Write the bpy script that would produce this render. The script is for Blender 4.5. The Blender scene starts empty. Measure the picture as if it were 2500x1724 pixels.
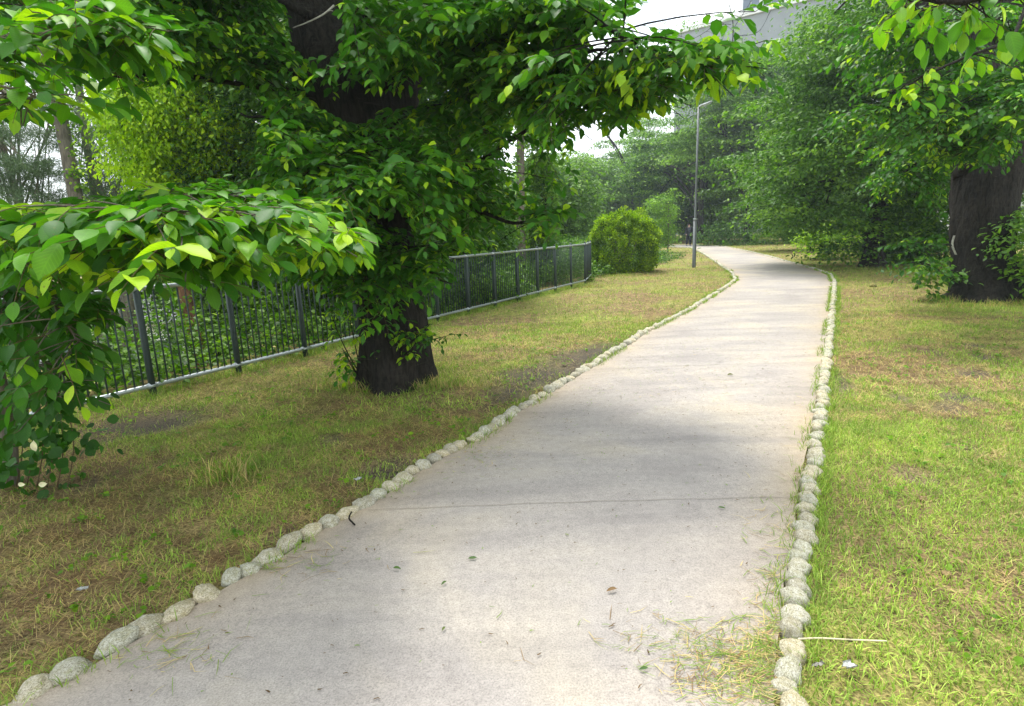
import bpy, bmesh, math, random
import numpy as np
from mathutils import Vector, Matrix
R = math.radians
rng = np.random.default_rng(11)
random.seed(11)
S = bpy.context.scene
C = S.collection

# ------------------------------------------------------------------ camera
PW, PH, FPX = 2500.0, 1724.0, 1400.0
PITCH, ROLL, CAMH = math.atan(297 / 1400), R(2.1), 1.6
cam_d = bpy.data.cameras.new('camera'); cam = bpy.data.objects.new('camera', cam_d); C.objects.link(cam)
cam_d.sensor_width = 36.0; cam_d.lens = 36.0 * FPX / PW
cam_d.clip_start = 0.05; cam_d.clip_end = 2000
CM = Matrix.Translation((0, 0, CAMH)) @ Matrix.Rotation(R(90) - PITCH, 4, 'X') @ Matrix.Rotation(-ROLL, 4, 'Z')
cam.matrix_world = CM
S.camera = cam

# ------------------------------------------------------------------ world, sun, exposure
SUN_EL, SUN_AZ = R(66), R(-14)           # azimuth clockwise from +Y
w = bpy.data.worlds.new('World'); S.world = w; w.use_nodes = True
nt = w.node_tree; nt.nodes.clear()
def N(nt, t, **k):
    n = nt.nodes.new(t)
    for a, b in k.items(): setattr(n, a, b)
    return n
sky = N(nt, 'ShaderNodeTexSky', sky_type='NISHITA', sun_disc=False, sun_elevation=SUN_EL, sun_rotation=SUN_AZ)
sky.air_density = 1.0; sky.dust_density = 2.0
tc = N(nt, 'ShaderNodeTexCoord')
nz = N(nt, 'ShaderNodeTexNoise'); nz.inputs['Scale'].default_value = 3.2; nz.inputs['Detail'].default_value = 6
rp = N(nt, 'ShaderNodeValToRGB'); rp.color_ramp.elements[0].position = .33; rp.color_ramp.elements[1].position = .52
rp.color_ramp.elements[0].color = (.2, .2, .2, 1); rp.color_ramp.elements[1].color = (1, 1, 1, 1)
mx = N(nt, 'ShaderNodeMix', data_type='RGBA')
mx.inputs[7].default_value = (9.0, 9.5, 9.7, 1)      # cloud brightness, before the background strength
bg = N(nt, 'ShaderNodeBackground'); bg.inputs['Strength'].default_value = 0.12
ow = N(nt, 'ShaderNodeOutputWorld')
L = nt.links.new
L(tc.outputs['Generated'], nz.inputs['Vector']); L(nz.outputs['Fac'], rp.inputs['Fac'])
L(rp.outputs['Color'], mx.inputs[0]); L(sky.outputs['Color'], mx.inputs[6]); L(mx.outputs[2], bg.inputs['Color']); L(bg.outputs[0], ow.inputs[0])
sd = bpy.data.lights.new('sun', 'SUN'); sd.energy = 2.5; sd.angle = R(16); sd.color = (1, .97, .91)
so = bpy.data.objects.new('sun', sd); C.objects.link(so)
sdir = Vector((math.sin(SUN_AZ) * math.cos(SUN_EL), math.cos(SUN_AZ) * math.cos(SUN_EL), math.sin(SUN_EL)))
so.rotation_euler = sdir.to_track_quat('Z', 'Y').to_euler(); so.location = (0, 0, 60)
S.view_settings.view_transform = 'Standard'; S.view_settings.look = 'None'
S.view_settings.exposure = 1.05; S.view_settings.gamma = 1
S.cycles.max_bounces = 7; S.cycles.diffuse_bounces = 3; S.cycles.transmission_bounces = 4
S.cycles.glossy_bounces = 2; S.cycles.use_denoising = True

# ------------------------------------------------------------------ picture <-> place
def ray(px, py):
    v = Vector(((px - PW / 2) / FPX, -(py - PH / 2) / FPX, -1.0))
    return CM.to_3x3() @ v
CAMP = Vector((0, 0, CAMH))
def G(px, py, z=0.0):
    r = ray(px, py); t = (z - CAMH) / r.z
    return CAMP + r * t
def P(px, py, d):
    r = ray(px, py)
    return CAMP + r * d
CMI = np.array(CM.inverted())
def proj(p):
    p = np.asarray(p, float); q = p @ CMI[:3, :3].T + CMI[:3, 3]
    d = -q[..., 2]; d = np.where(np.abs(d) < 1e-4, 1e-4, d)
    return PW / 2 + FPX * q[..., 0] / d, PH / 2 - FPX * q[..., 1] / d, d

# ------------------------------------------------------------------ numpy helpers
def nrm(v):
    return v / np.maximum(np.linalg.norm(v, axis=-1, keepdims=True), 1e-9)
_lat = np.random.default_rng(5).random((256, 256))
def vnoise(x, y):
    xi = np.floor(x).astype(int); yi = np.floor(y).astype(int); fx = x - xi; fy = y - yi
    fx = fx * fx * (3 - 2 * fx); fy = fy * fy * (3 - 2 * fy)
    g = lambda a, b: _lat[a % 256, b % 256]
    return (g(xi, yi) * (1 - fx) + g(xi + 1, yi) * fx) * (1 - fy) + (g(xi, yi + 1) * (1 - fx) + g(xi + 1, yi + 1) * fx) * fy
def fbm(x, y, o=4):
    s = 0; a = .5; t = 0
    for i in range(o):
        s = s + a * vnoise(x * 2 ** i + 17 * i, y * 2 ** i + 31 * i); t += a; a *= .55
    return s / t
class Buf:
    def __init__(s): s.v = []; s.l = []; s.c = []; s.t = []; s.uv = []; s.n = 0
    def add(s, v, faces, tone=None, uv=None):
        """v (n,3); faces: array (m,k) of indices into v"""
        v = np.asarray(v, np.float32); s.v.append(v)
        for f in (faces if isinstance(faces, list) else [faces]):
            f = np.asarray(f)
            if len(f) == 0: continue
            s.l.append((f + s.n).ravel()); s.c.append(np.full(len(f), f.shape[1]))
        s.t.append(np.full(len(v), .5, np.float32) if tone is None else np.asarray(tone, np.float32))
        s.uv.append(np.zeros((len(v), 2), np.float32) if uv is None else np.asarray(uv, np.float32))
        s.n += len(v)
    def build(s, name, mat, parent=None, smooth=True, tone=True, uv=False):
        me = bpy.data.meshes.new(name)
        v = np.concatenate(s.v); l = np.concatenate(s.l).astype(np.int32); c = np.concatenate(s.c).astype(np.int32)
        if parent is not None: v = v - np.array(parent.location, np.float32)
        me.vertices.add(len(v)); me.vertices.foreach_set('co', v.ravel())
        me.loops.add(len(l)); me.loops.foreach_set('vertex_index', l)
        me.polygons.add(len(c)); st = np.concatenate([[0], np.cumsum(c)[:-1]]).astype(np.int32)
        me.polygons.foreach_set('loop_start', st); me.polygons.foreach_set('loop_total', c)
        me.polygons.foreach_set('use_smooth', np.full(len(c), smooth))
        if tone:
            a = me.attributes.new('tone', 'FLOAT', 'POINT'); a.data.foreach_set('value', np.concatenate(s.t))
        if uv:
            a = me.attributes.new('leafuv', 'FLOAT2', 'POINT'); a.data.foreach_set('vector', np.concatenate(s.uv).ravel())
        me.update(calc_edges=True); me.validate()
        me.materials.append(mat)
        o = bpy.data.objects.new(name, me); C.objects.link(o)
        if parent is not None: o.parent = parent
        return o
def tag(o, label=None, cat=None, group=None, kind=None):
    if label: o['label'] = label
    if cat: o['category'] = cat
    if group: o['group'] = group
    if kind: o['kind'] = kind
    return o
def thing(name, label, cat, loc, group=None):
    o = bpy.data.objects.new(name, None); C.objects.link(o); o.location = loc; o.empty_display_size = .3
    return tag(o, label, cat, group)
def from_bm(bm, name, mat, parent=None, smooth=True):
    me = bpy.data.meshes.new(name); bm.to_mesh(me); bm.free()
    for p in me.polygons: p.use_smooth = smooth
    me.materials.append(mat)
    o = bpy.data.objects.new(name, me); C.objects.link(o)
    if parent is not None: o.parent = parent
    return o
def bm_box(bm, c, s, rot=None):
    m = Matrix.Translation(c) @ (rot or Matrix()) @ Matrix.Diagonal((s[0], s[1], s[2], 1))
    return bmesh.ops.create_cube(bm, size=1, matrix=m)
def tube(buf, pts, rad, sides=8, bumps=None, tone=None, cap=True):
    pts = np.array([tuple(p) for p in pts], float); n = len(pts); rad = np.broadcast_to(np.asarray(rad, float), (n,))
    T = np.gradient(pts, axis=0); T = nrm(T)
    a = np.array([1., 0, 0]) if abs(T[0][0]) < .8 else np.array([0, 1., 0])
    U = []; u = nrm(a - T[0] * a.dot(T[0]))
    for i in range(n):
        u = nrm(u - T[i] * u.dot(T[i])); U.append(u)
    U = np.array(U); V = np.cross(T, U)
    ang = np.linspace(0, 2 * math.pi, sides, endpoint=False)
    rr = rad[:, None] * np.ones((1, sides))
    if bumps is not None: rr = rr * bumps(np.arange(n)[:, None] / max(1, n - 1), ang[None, :], pts)
    v = pts[:, None] + rr[..., None] * (np.cos(ang)[None, :, None] * U[:, None] + np.sin(ang)[None, :, None] * V[:, None])
    i = np.arange(n - 1)[:, None]; j = np.arange(sides)[None, :]; k = (j + 1) % sides
    f = np.stack([i * sides + j, i * sides + k, (i + 1) * sides + k, (i + 1) * sides + j], -1).reshape(-1, 4)
    v = v.reshape(-1, 3)
    if cap:
        fs = [f, np.arange(sides)[None, ::-1] , (np.arange(sides) + (n - 1) * sides)[None]]
    else: fs = f
    buf.add(v, fs, None if tone is None else np.full(len(v), tone))
def smoothpath(pts, n):
    pts = np.array([tuple(p) for p in pts], float); m = len(pts)
    t = np.linspace(0, m - 1, n); i = np.clip(t.astype(int), 0, m - 2); f = (t - i)[:, None]
    p = lambda k: pts[np.clip(k, 0, m - 1)]
    a, b, c, d = p(i - 1), p(i), p(i + 1), p(i + 2)
    return .5 * (2 * b + (c - a) * f + (2 * a - 5 * b + 4 * c - d) * f ** 2 + (3 * b - a - 3 * c + d) * f ** 3)

# ------------------------------------------------------------------ materials
def newmat(name):
    m = bpy.data.materials.new(name); m.use_nodes = True; nt = m.node_tree; nt.nodes.clear()
    return m, nt, N(nt, 'ShaderNodeOutputMaterial')
def ramp(nt, stops, src=None):
    r = N(nt, 'ShaderNodeValToRGB'); e = r.color_ramp.elements
    while len(e) < len(stops): e.new(.5)
    for i, (p, c) in enumerate(stops): e[i].position = p; e[i].color = (*c, 1)
    if src is not None: nt.links.new(src, r.inputs[0])
    return r
def noise(nt, scale, detail=4, rough=.55, vec=None, dist=0):
    n = N(nt, 'ShaderNodeTexNoise'); n.inputs['Scale'].default_value = scale; n.inputs['Detail'].default_value = detail
    n.inputs['Roughness'].default_value = rough; n.inputs['Distortion'].default_value = dist
    if vec is not None: nt.links.new(vec, n.inputs['Vector'])
    return n
def mixc(nt, fac, a, b, blend='MIX'):
    m = N(nt, 'ShaderNodeMix', data_type='RGBA', blend_type=blend)
    for s, v in ((0, fac), (6, a), (7, b)):
        if hasattr(v, 'is_linked') or hasattr(v, 'links'): nt.links.new(v, m.inputs[s])
        elif s == 0: m.inputs[0].default_value = v
        else: m.inputs[s].default_value = (*v, 1)
    return m.outputs[2]
def bumpn(nt, h, strength, dist=.01):
    b = N(nt, 'ShaderNodeBump'); b.inputs['Strength'].default_value = strength; b.inputs['Distance'].default_value = dist
    nt.links.new(h, b.inputs['Height']); return b.outputs[0]
def principled(nt, out, col, rough=.8, spec=.3, metal=0, normal=None):
    p = N(nt, 'ShaderNodeBsdfPrincipled'); p.inputs['Roughness'].default_value = rough; p.inputs['Metallic'].default_value = metal
    p.inputs['Specular IOR Level'].default_value = spec
    if isinstance(col, tuple): p.inputs['Base Color'].default_value = (*col, 1)
    else: nt.links.new(col, p.inputs['Base Color'])
    if normal is not None: nt.links.new(normal, p.inputs['Normal'])
    if out is not None: nt.links.new(p.outputs[0], out.inputs['Surface'])
    return p
def plain(name, col, rough=.6, spec=.4, metal=0, nscale=30, amt=.25):
    m, nt, o = newmat(name); n = noise(nt, nscale); 
    tcn = N(nt, 'ShaderNodeTexCoord'); nt.links.new(tcn.outputs['Object'], n.inputs['Vector'])
    d = tuple(c * (1 - amt) for c in col); b = tuple(min(1, c * (1 + amt)) for c in col)
    r = ramp(nt, [(.3, d), (.7, b)], n.outputs['Fac'])
    principled(nt, o, r.outputs[0], rough, spec, metal); return m
def leafmat(name, stops, trans=.38, transmul=(1.15, 1.35, .5), rough=.5, veins=False, spec=.25):
    m, nt, o = newmat(name)
    at = N(nt, 'ShaderNodeAttribute', attribute_name='tone')
    r = ramp(nt, stops, at.outputs['Fac'])
    col = r.outputs[0]; nor = None
    geo = N(nt, 'ShaderNodeNewGeometry')
    n = noise(nt, 9 if veins else 2.5, 2, vec=geo.outputs['Position'])
    rr = ramp(nt, [(.3, (.72, .76, .8)), (.7, (1.2, 1.15, 1.1))], n.outputs['Fac'])
    col = mixc(nt, 1.0, col, rr.outputs[0], 'MULTIPLY')
    if veins:
        uv = N(nt, 'ShaderNodeAttribute', attribute_name='leafuv')
        sp = N(nt, 'ShaderNodeSeparateXYZ'); nt.links.new(uv.outputs['Vector'], sp.inputs[0])
        ab = N(nt, 'ShaderNodeMath', operation='ABSOLUTE'); nt.links.new(sp.outputs[0], ab.inputs[0])
        a = N(nt, 'ShaderNodeMath', operation='MULTIPLY_ADD'); nt.links.new(ab.outputs[0], a.inputs[0]); a.inputs[1].default_value = -.32; nt.links.new(sp.outputs[1], a.inputs[2])
        s_ = N(nt, 'ShaderNodeMath', operation='MULTIPLY'); nt.links.new(a.outputs[0], s_.inputs[0]); s_.inputs[1].default_value = 60
        sn = N(nt, 'ShaderNodeMath', operation='SINE'); nt.links.new(s_.outputs[0], sn.inputs[0])
        pw = N(nt, 'ShaderNodeMapRange'); nt.links.new(sn.outputs[0], pw.inputs[0]); pw.inputs[1].default_value = .55; pw.inputs[2].default_value = 1
        mr = N(nt, 'ShaderNodeMapRange'); nt.links.new(ab.outputs[0], mr.inputs[0]); mr.inputs[1].default_value = .10; mr.inputs[2].default_value = .0
        mxm = N(nt, 'ShaderNodeMath', operation='MAXIMUM'); nt.links.new(pw.outputs[0], mxm.inputs[0]); nt.links.new(mr.outputs[0], mxm.inputs[1])
        sc = N(nt, 'ShaderNodeMath', operation='MULTIPLY'); nt.links.new(mxm.outputs[0], sc.inputs[0]); sc.inputs[1].default_value = .38
        hi = mixc(nt, 1.0, col, (1.5, 1.45, 1.4), 'MULTIPLY')
        col = mixc(nt, sc.outputs[0], col, hi)
        nor = bumpn(nt, mxm.outputs[0], -.35, .004)
        sp_n = noise(nt, 70, 2, .5, geo.outputs['Position']); spr = ramp(nt, [(.68, (0, 0, 0)), (.74, (.6, .6, .6))], sp_n.outputs['Fac']); col = mixc(nt, spr.outputs[0], col, (.16, .11, .03))
    p = principled(nt, None, col, rough, spec, 0, nor)
    t = N(nt, 'ShaderNodeBsdfTranslucent'); tcn = mixc(nt, 1.0, col, transmul, 'MULTIPLY'); nt.links.new(tcn, t.inputs['Color'])
    ms = N(nt, 'ShaderNodeMixShader'); ms.inputs[0].default_value = trans
    nt.links.new(p.outputs[0], ms.inputs[1]); nt.links.new(t.outputs[0], ms.inputs[2]); nt.links.new(ms.outputs[0], o.inputs['Surface'])
    return m
CH = [(0, (.020, .072, .008)), (.4, (.042, .155, .012)), (.7, (.12, .30, .012)), (1, (.36, .54, .012))]
M_leaf = leafmat('cherry_leaf', CH, .4, veins=True)
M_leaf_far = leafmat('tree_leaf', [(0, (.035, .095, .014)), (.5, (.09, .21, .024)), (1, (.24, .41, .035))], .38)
M_leaf_mist = leafmat('hazed_tree_leaf', [(0, (.06, .13, .03)), (.5, (.14, .27, .045)), (1, (.27, .43, .06))], .42)  # distance haze painted in: leaf colour paled for the far trees
M_leaf_bright = leafmat('yellow_green_leaf', [(0, (.08, .17, .006)), (.5, (.27, .46, .008)), (1, (.50, .68, .015))], .4)
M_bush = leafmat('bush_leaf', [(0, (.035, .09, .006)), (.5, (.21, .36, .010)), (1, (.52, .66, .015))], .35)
M_pine = leafmat('pine_needle', [(0, (.06, .11, .05)), (1, (.17, .26, .12))], .25, (1, 1, .8), .6)
M_ivy = leafmat('ivy_leaf', [(0, (.03, .09, .008)), (.5, (.13, .27, .012)), (1, (.30, .48, .02))], .4)
M_grass = leafmat('grass_blade', [(0, (.11, .065, .03)), (.22, (.25, .165, .08)), (.40, (.60, .46, .20)), (.52, (.54, .49, .16)), (.60, (.14, .235, .03)), (.85, (.28, .44, .055)), (1, (.48, .62, .12))], .25, (1.2, 1.2, .7), .6, spec=.2)

def barkmat(name, c1, c2, vs=(6, 6, 1.5), bump=.6, lent=False):
    m, nt, o = newmat(name); t = N(nt, 'ShaderNodeTexCoord'); mp = N(nt, 'ShaderNodeMapping'); mp.inputs['Scale'].default_value = vs
    nt.links.new(t.outputs['Object'], mp.inputs[0])
    n = noise(nt, 3, 8, .65, mp.outputs[0], .6); n2 = noise(nt, 1.3, 3, .5, t.outputs['Object'])
    r = ramp(nt, [(.32, c1), (.68, c2)], n.outputs['Fac'])
    r2 = ramp(nt, [(.35, (.7, .72, .68)), (.7, (1.25, 1.2, 1.15))], n2.outputs['Fac'])
    col = mixc(nt, 1.0, r.outputs[0], r2.outputs[0], 'MULTIPLY')
    h = n.outputs['Fac']
    if lent:
        mp2 = N(nt, 'ShaderNodeMapping'); mp2.inputs['Scale'].default_value = (3, 3, 26); nt.links.new(t.outputs['Object'], mp2.inputs[0])
        n3 = noise(nt, 1.6, 3, .5, mp2.outputs[0], .3); r3 = ramp(nt, [(.62, (0, 0, 0)), (.7, (1, 1, 1))], n3.outputs['Fac'])
        sc = N(nt, 'ShaderNodeMath', operation='MULTIPLY'); nt.links.new(r3.outputs[0], sc.inputs[0]); sc.inputs[1].default_value = .5
        col = mixc(nt, sc.outputs[0], col, tuple(x * 1.35 for x in c2))
    principled(nt, o, col, .9, .15, 0, bumpn(nt, h, bump, .07)); return m
M_bark = barkmat('cherry_bark', (.008, .008, .007), (.045, .040, .034), vs=(9, 9, 2.2), bump=1.0, lent=True)
M_bark_grey = barkmat('grey_bark', (.09, .08, .065), (.24, .21, .17))
M_bark_red = barkmat('red_bark', (.10, .05, .03), (.28, .15, .09))
M_twig = plain('twig', (.10, .075, .035), .8, .2)

# ------------------------------------------------------------------ fence line and terrain
F0, F1 = G(375, 963), G(1428.7, 693)
fd = (F1 - F0).normalized()
PE = G(1672, 600)
fd2 = (Vector((PE.x - 4.5, PE.y + 4, 0)) - F1).normalized()
fn = Vector((-fd.y, fd.x, 0)); fn2 = Vector((-fd2.y, fd2.x, 0))
def sdrop(x, y):
    s1 = (x - F0.x) * fn.x + (y - F0.y) * fn.y; s2 = (x - F1.x) * fn2.x + (y - F1.y) * fn2.y
    return np.minimum(s1, s2)
def hgt(x, y):
    x = np.asarray(x, float); y = np.asarray(y, float)
    s = sdrop(x, y); t = np.clip((s - .5) / 9, 0, 1); t = t * t * (3 - 2 * t)
    d = np.clip((np.abs(x - pathx(y)) - 1.3) / 1.0, 0, 1)
    return -3.6 * t + (fbm(x * .8, y * .8, 3) - .5) * .07 * d - .012
# path edges, from the photograph (2500 px wide) as ground points
K = 2500 / 2314
def pl(l): return np.array([tuple(G(x * K, y * K))[:2] for x, y in l])
LE = pl([(0, 1590), (100, 1555), (210, 1490), (320, 1430), (420, 1372), (497, 1325), (590, 1275), (690, 1212), (760, 1175), (830, 1140), (925, 1075), (1000, 1030), (1080, 990), (1160, 935), (1240, 885), (1300, 850), (1390, 795), (1460, 750), (1560, 700), (1635, 653), (1662, 634), (1655, 618), (1622, 595), (1590, 574), (1561, 560)])
RE = pl([(1780, 1590), (1782, 1480), (1790, 1400), (1800, 1310), (1812, 1240), (1825, 1120), (1833, 1075), (1845, 1000), (1855, 930), (1865, 840), (1875, 760), (1883, 680), (1886, 640), (1878, 622), (1850, 611), (1800, 597), (1740, 580), (1690, 568), (1640, 558)])
LE = np.vstack([LE[0] + (LE[0] - LE[1]) * 6, LE, LE[-1] + np.array([-1.5, 5]), LE[-1] + np.array([-6, 11]), LE[-1] + np.array([-14, 14])])
RE = np.vstack([[RE[0][0] - .3, -1.6], RE, RE[-1] + np.array([-.2, 6]), RE[-1] + np.array([-5, 12]), RE[-1] + np.array([-14, 16])])
def resample(p, step):
    s = np.concatenate([[0], np.cumsum(np.linalg.norm(np.diff(p, axis=0), axis=1))]); n = int(s[-1] / step)
    t = np.linspace(0, s[-1], n); return np.stack([np.interp(t, s, p[:, 0]), np.interp(t, s, p[:, 1])], 1)
def pathx(y):
    yl = np.interp(y, LE[:, 1], LE[:, 0]); yr = np.interp(y, RE[:, 1], RE[:, 0]); return (yl + yr) / 2
def edges_at(y): return np.interp(y, LE[:, 1], LE[:, 0]), np.interp(y, RE[:, 1], RE[:, 0])
# ground
def lump(px_, py_, r_): g = G(px_, py_); return g.x, g.y, r_
BARE = [lump(320, 1040, .42), lump(420, 1030, .3), lump(1480, 880, .8), lump(1340, 915, .6), lump(1250, 960, .3), lump(960, 1140, .25), lump(1500, 860, .7), lump(690, 1300, .12), lump(2350, 1090, .1)]
def axis(n, near, far, c0):
    t = np.linspace(-1, 1, n); return c0 + near * t + (far - near) * np.sign(t) * np.abs(t) ** 5
gx = axis(300, 22, 420, 3); gy = axis(360, 26, 460, 18)
X, Y = np.meshgrid(gx, gy); Z = hgt(X, Y)
gb = Buf(); n1, n2 = X.shape; idx = np.arange(n1 * n2).reshape(n1, n2)
gb.add(np.stack([X, Y, Z], -1).reshape(-1, 3), np.stack([idx[:-1, :-1], idx[:-1, 1:], idx[1:, 1:], idx[1:, :-1]], -1).reshape(-1, 4))
m, nt, o = newmat('turf_soil'); geo = N(nt, 'ShaderNodeNewGeometry'); pos = geo.outputs['Position']
a1 = noise(nt, .55, 4, .6, pos); a2 = noise(nt, 6, 6, .7, pos, .5); a3 = noise(nt, 60, 3, .6, pos)
soil = ramp(nt, [(.3, (.10, .07, .038)), (.55, (.23, .165, .08)), (.75, (.40, .30, .14))], a2.outputs['Fac'])
grn = ramp(nt, [(.3, (.12, .14, .03)), (.7, (.32, .32, .08))], a2.outputs['Fac'])
fac = ramp(nt, [(.42, (0, 0, 0)), (.6, (1, 1, 1))], a1.outputs['Fac'])
col = mixc(nt, fac.outputs[0], soil.outputs[0], grn.outputs[0]); ba = N(nt, 'ShaderNodeAttribute', attribute_name='tone'); col = mixc(nt, ba.outputs['Fac'], col, (.085, .072, .055))
fine = ramp(nt, [(.35, (.42, .42, .42)), (.65, (1.5, 1.5, 1.5))], a3.outputs['Fac']); col = mixc(nt, 1.0, col, fine.outputs[0], 'MULTIPLY')
principled(nt, o, col, .95, .1, 0, bumpn(nt, a3.outputs['Fac'], .5, .02)); M_soil = m
_r = random.Random(9)
BARE += [lump(_r.uniform(1980, 2450), _r.uniform(840, 1180), _r.uniform(.08, .2)) for _ in range(12)] + [lump(_r.uniform(100, 900), _r.uniform(1050, 1300), _r.uniform(.07, .16)) for _ in range(8)]
def bare_at(x, y):
    m_ = np.zeros_like(x)
    for bx, by, br in BARE: m_ = np.maximum(m_, np.clip(1.5 - np.hypot(x - bx, y - by) / br - .8 * (fbm(x * 3, y * 3, 3) - .5), 0, 1))
    return m_
gb.t = [bare_at(gb.v[0][:, 0], gb.v[0][:, 1]).astype(np.float32)]
tag(gb.build('ground', M_soil), kind='structure', label='mown park ground of soil and turf on both sides of the path')
# path
ys = np.concatenate([np.linspace(-1.5, 24, 220), np.linspace(24.4, LE[-1][1] - .5, 60)])
pb = Buf(); rows = []
for y in ys:
    a, b = edges_at(y); a += .05; b -= .05
    ww = .03 * (vnoise(np.array(y * 3.), np.array(1.)) - .5)
    rows.append([(a + (b - a) * t + ww * (1 if t in (0, 1) else 0), y, .006 + .012 * math.sin(math.pi * t)) for t in np.linspace(0, 1, 12)])
rows = np.array(rows); idx = np.arange(rows.shape[0] * 12).reshape(-1, 12)
pb.add(rows.reshape(-1, 3), np.stack([idx[:-1, :-1], idx[:-1, 1:], idx[1:, 1:], idx[1:, :-1]], -1).reshape(-1, 4))
pb.t = [np.tile(np.abs(np.linspace(-1, 1, 12)) ** 5, rows.shape[0]).astype(np.float32)]
m, nt, o = newmat('path_concrete'); geo = N(nt, 'ShaderNodeNewGeometry'); pos = geo.outputs['Position']
b1 = noise(nt, .7, 4, .6, pos, .4); mp = N(nt, 'ShaderNodeMapping'); mp.inputs['Scale'].default_value = (.6, 3.0, 1); nt.links.new(pos, mp.inputs[0])
b2 = noise(nt, 1.0, 5, .65, mp.outputs[0], .3); b3 = noise(nt, 130, 3, .8, pos); b4 = noise(nt, 22, 4, .7, pos)
c = ramp(nt, [(.30, (.29, .26, .24)), (.5, (.355, .322, .292)), (.62, (.405, .36, .30)), (.8, (.47, .39, .285))], b1.outputs['Fac'])
st = ramp(nt, [(.34, (.82, .82, .84)), (.5, (.96, .96, .97)), (.7, (1.08, 1.07, 1.05))], b2.outputs['Fac'])
gr = ramp(nt, [(.3, (.62, .60, .60)), (.5, (1, 1, 1)), (.72, (1.28, 1.26, 1.22))], b3.outputs['Fac'])
g4 = ramp(nt, [(.3, (.88, .88, .88)), (.7, (1.08, 1.08, 1.08))], b4.outputs['Fac'])
ed = N(nt, 'ShaderNodeAttribute', attribute_name='tone'); em = N(nt, 'ShaderNodeMath', operation='MULTIPLY'); nt.links.new(ed.outputs['Fac'], em.inputs[0])
er = ramp(nt, [(.3, (.25, .25, .25)), (.65, (1, 1, 1))], b1.outputs['Fac']); nt.links.new(er.outputs[0], em.inputs[1])
c_e = mixc(nt, em.outputs[0], c.outputs[0], (.42, .33, .22)); col = mixc(nt, 1.0, c_e, st.outputs[0], 'MULTIPLY'); col = mixc(nt, 1.0, col, gr.outputs[0], 'MULTIPLY'); col = mixc(nt, 1.0, col, g4.outputs[0], 'MULTIPLY')
principled(nt, o, col, .8, .35, 0, bumpn(nt, b3.outputs['Fac'], .35, .004)); M_path = m
path = tag(pb.build('path', M_path), kind='structure', label='pale concrete footpath curving away between rows of round stones')
# joints: thin dark grooves across the slab
jm = plain('joint_dirt', (.22, .19, .15), .9)
jb = Buf()
for yy, wd in ((G(1400, 1231).y, .0035), (G(1500, 903).y, .005), (G(1600, 780).y, .006), (G(1000, 1660).y - .05, .0)):
    if wd == 0: continue
    a, b = edges_at(yy); xs = np.linspace(a + .1, b - .06, 30); v = []
    for i, x in enumerate(xs):
        t = (x - a) / (b - a); z = .0105 + .012 * math.sin(math.pi * t); dy = .004 * math.sin(i * 1.3); ky = yy + dy - (x - a) * .012
        v += [(x, ky - wd / 2, z), (x, ky + wd / 2, z)]
    k = np.arange(29) * 2; jb.add(v, np.stack([k, k + 2, k + 3, k + 1], -1))
jo = jb.build('joint', jm, path, tone=False); jo['label'] = 'thin dark joints across the concrete'

# ------------------------------------------------------------------ border stones
m, nt, o = newmat('granite_cobble'); t = N(nt, 'ShaderNodeTexCoord'); oi = N(nt, 'ShaderNodeObjectInfo')
s1 = noise(nt, 11, 6, .8, t.outputs['Object']); s2 = noise(nt, 2.2, 4, .6, t.outputs['Object'])
c = ramp(nt, [(.34, (.08, .07, .055)), (.45, (.37, .345, .28)), (.55, (.58, .55, .47)), (.70, (.78, .76, .69))], s1.outputs['Fac'])
tint = ramp(nt, [(0, (.92, .95, .90)), (.35, (1.0, 1.0, .96)), (.7, (1.12, 1.04, .88)), (1, (.80, .80, .78))], oi.outputs['Random'])
moss = ramp(nt, [(.35, (.74, .72, .58)), (.58, (1, 1, 1))], s2.outputs['Fac'])
col = mixc(nt, 1.0, c.outputs[0], tint.outputs[0], 'MULTIPLY'); col = mixc(nt, 1.0, col, moss.outputs[0], 'MULTIPLY')
principled(nt, o, col, .85, .25, 0, bumpn(nt, s1.outputs['Fac'], .7, .01)); M_stone = m
from mathutils import noise as mnoise
stone_me = []
for k in range(12):
    bm = bmesh.new(); bmesh.ops.create_icosphere(bm, subdivisions=3, radius=1)
    off = Vector((k * 7.3, k * 1.7, 3))
    for v in bm.verts:
        d = 1 + .26 * mnoise.noise(v.co * 1.0 + off) + .2 * mnoise.noise(v.co * 2.3 + off) + .05 * mnoise.noise(v.co * 5 + off)
        v.co *= d; v.co.z = v.co.z if v.co.z < .45 else .45 + (v.co.z - .45) * .7
    me = bpy.data.meshes.new('border_stone'); bm.to_mesh(me); bm.free(); me.materials.append(M_stone)
    for p in me.polygons: p.use_smooth = True
    stone_me.append(me)
ORD = ['first', 'second', 'third', 'fourth', 'fifth', 'sixth', 'seventh', 'eighth', 'ninth', 'tenth', 'eleventh', 'twelfth', 'thirteenth', 'fourteenth', 'fifteenth', 'sixteenth']
cands = []
for side, E in (('left', LE), ('right', RE)):
    r = random.Random(3 if side == 'left' else 8)
    s = np.concatenate([[0], np.cumsum(np.linalg.norm(np.diff(E, axis=0), axis=1))])
    q = 0; cnt = 0
    while q < s[-1] - 6:
        x = np.interp(q, s, E[:, 0]); y = np.interp(q, s, E[:, 1]); x2 = np.interp(q + .1, s, E[:, 0]); y2 = np.interp(q + .1, s, E[:, 1])
        ln = (.044 if side == 'left' else .038) + .042 * r.random(); wdt = r.uniform(.046, .064) if side == 'left' else r.uniform(.044, .062); q2 = q + ln * 1.0
        px, py, d = proj(np.array([x, y, .03]))
        vis = d > .3 and py < 1724 + 40 and -60 < px < 2600
        cands.append((side, x, y, math.atan2(y2 - y, x2 - x), ln, wdt, r.uniform(.036, .066), r.randrange(12), r.random(), float(d), vis))
        q += ln * r.uniform(1.6, 1.95) + (r.uniform(0, .045) if r.random() < .12 else 0)
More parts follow.
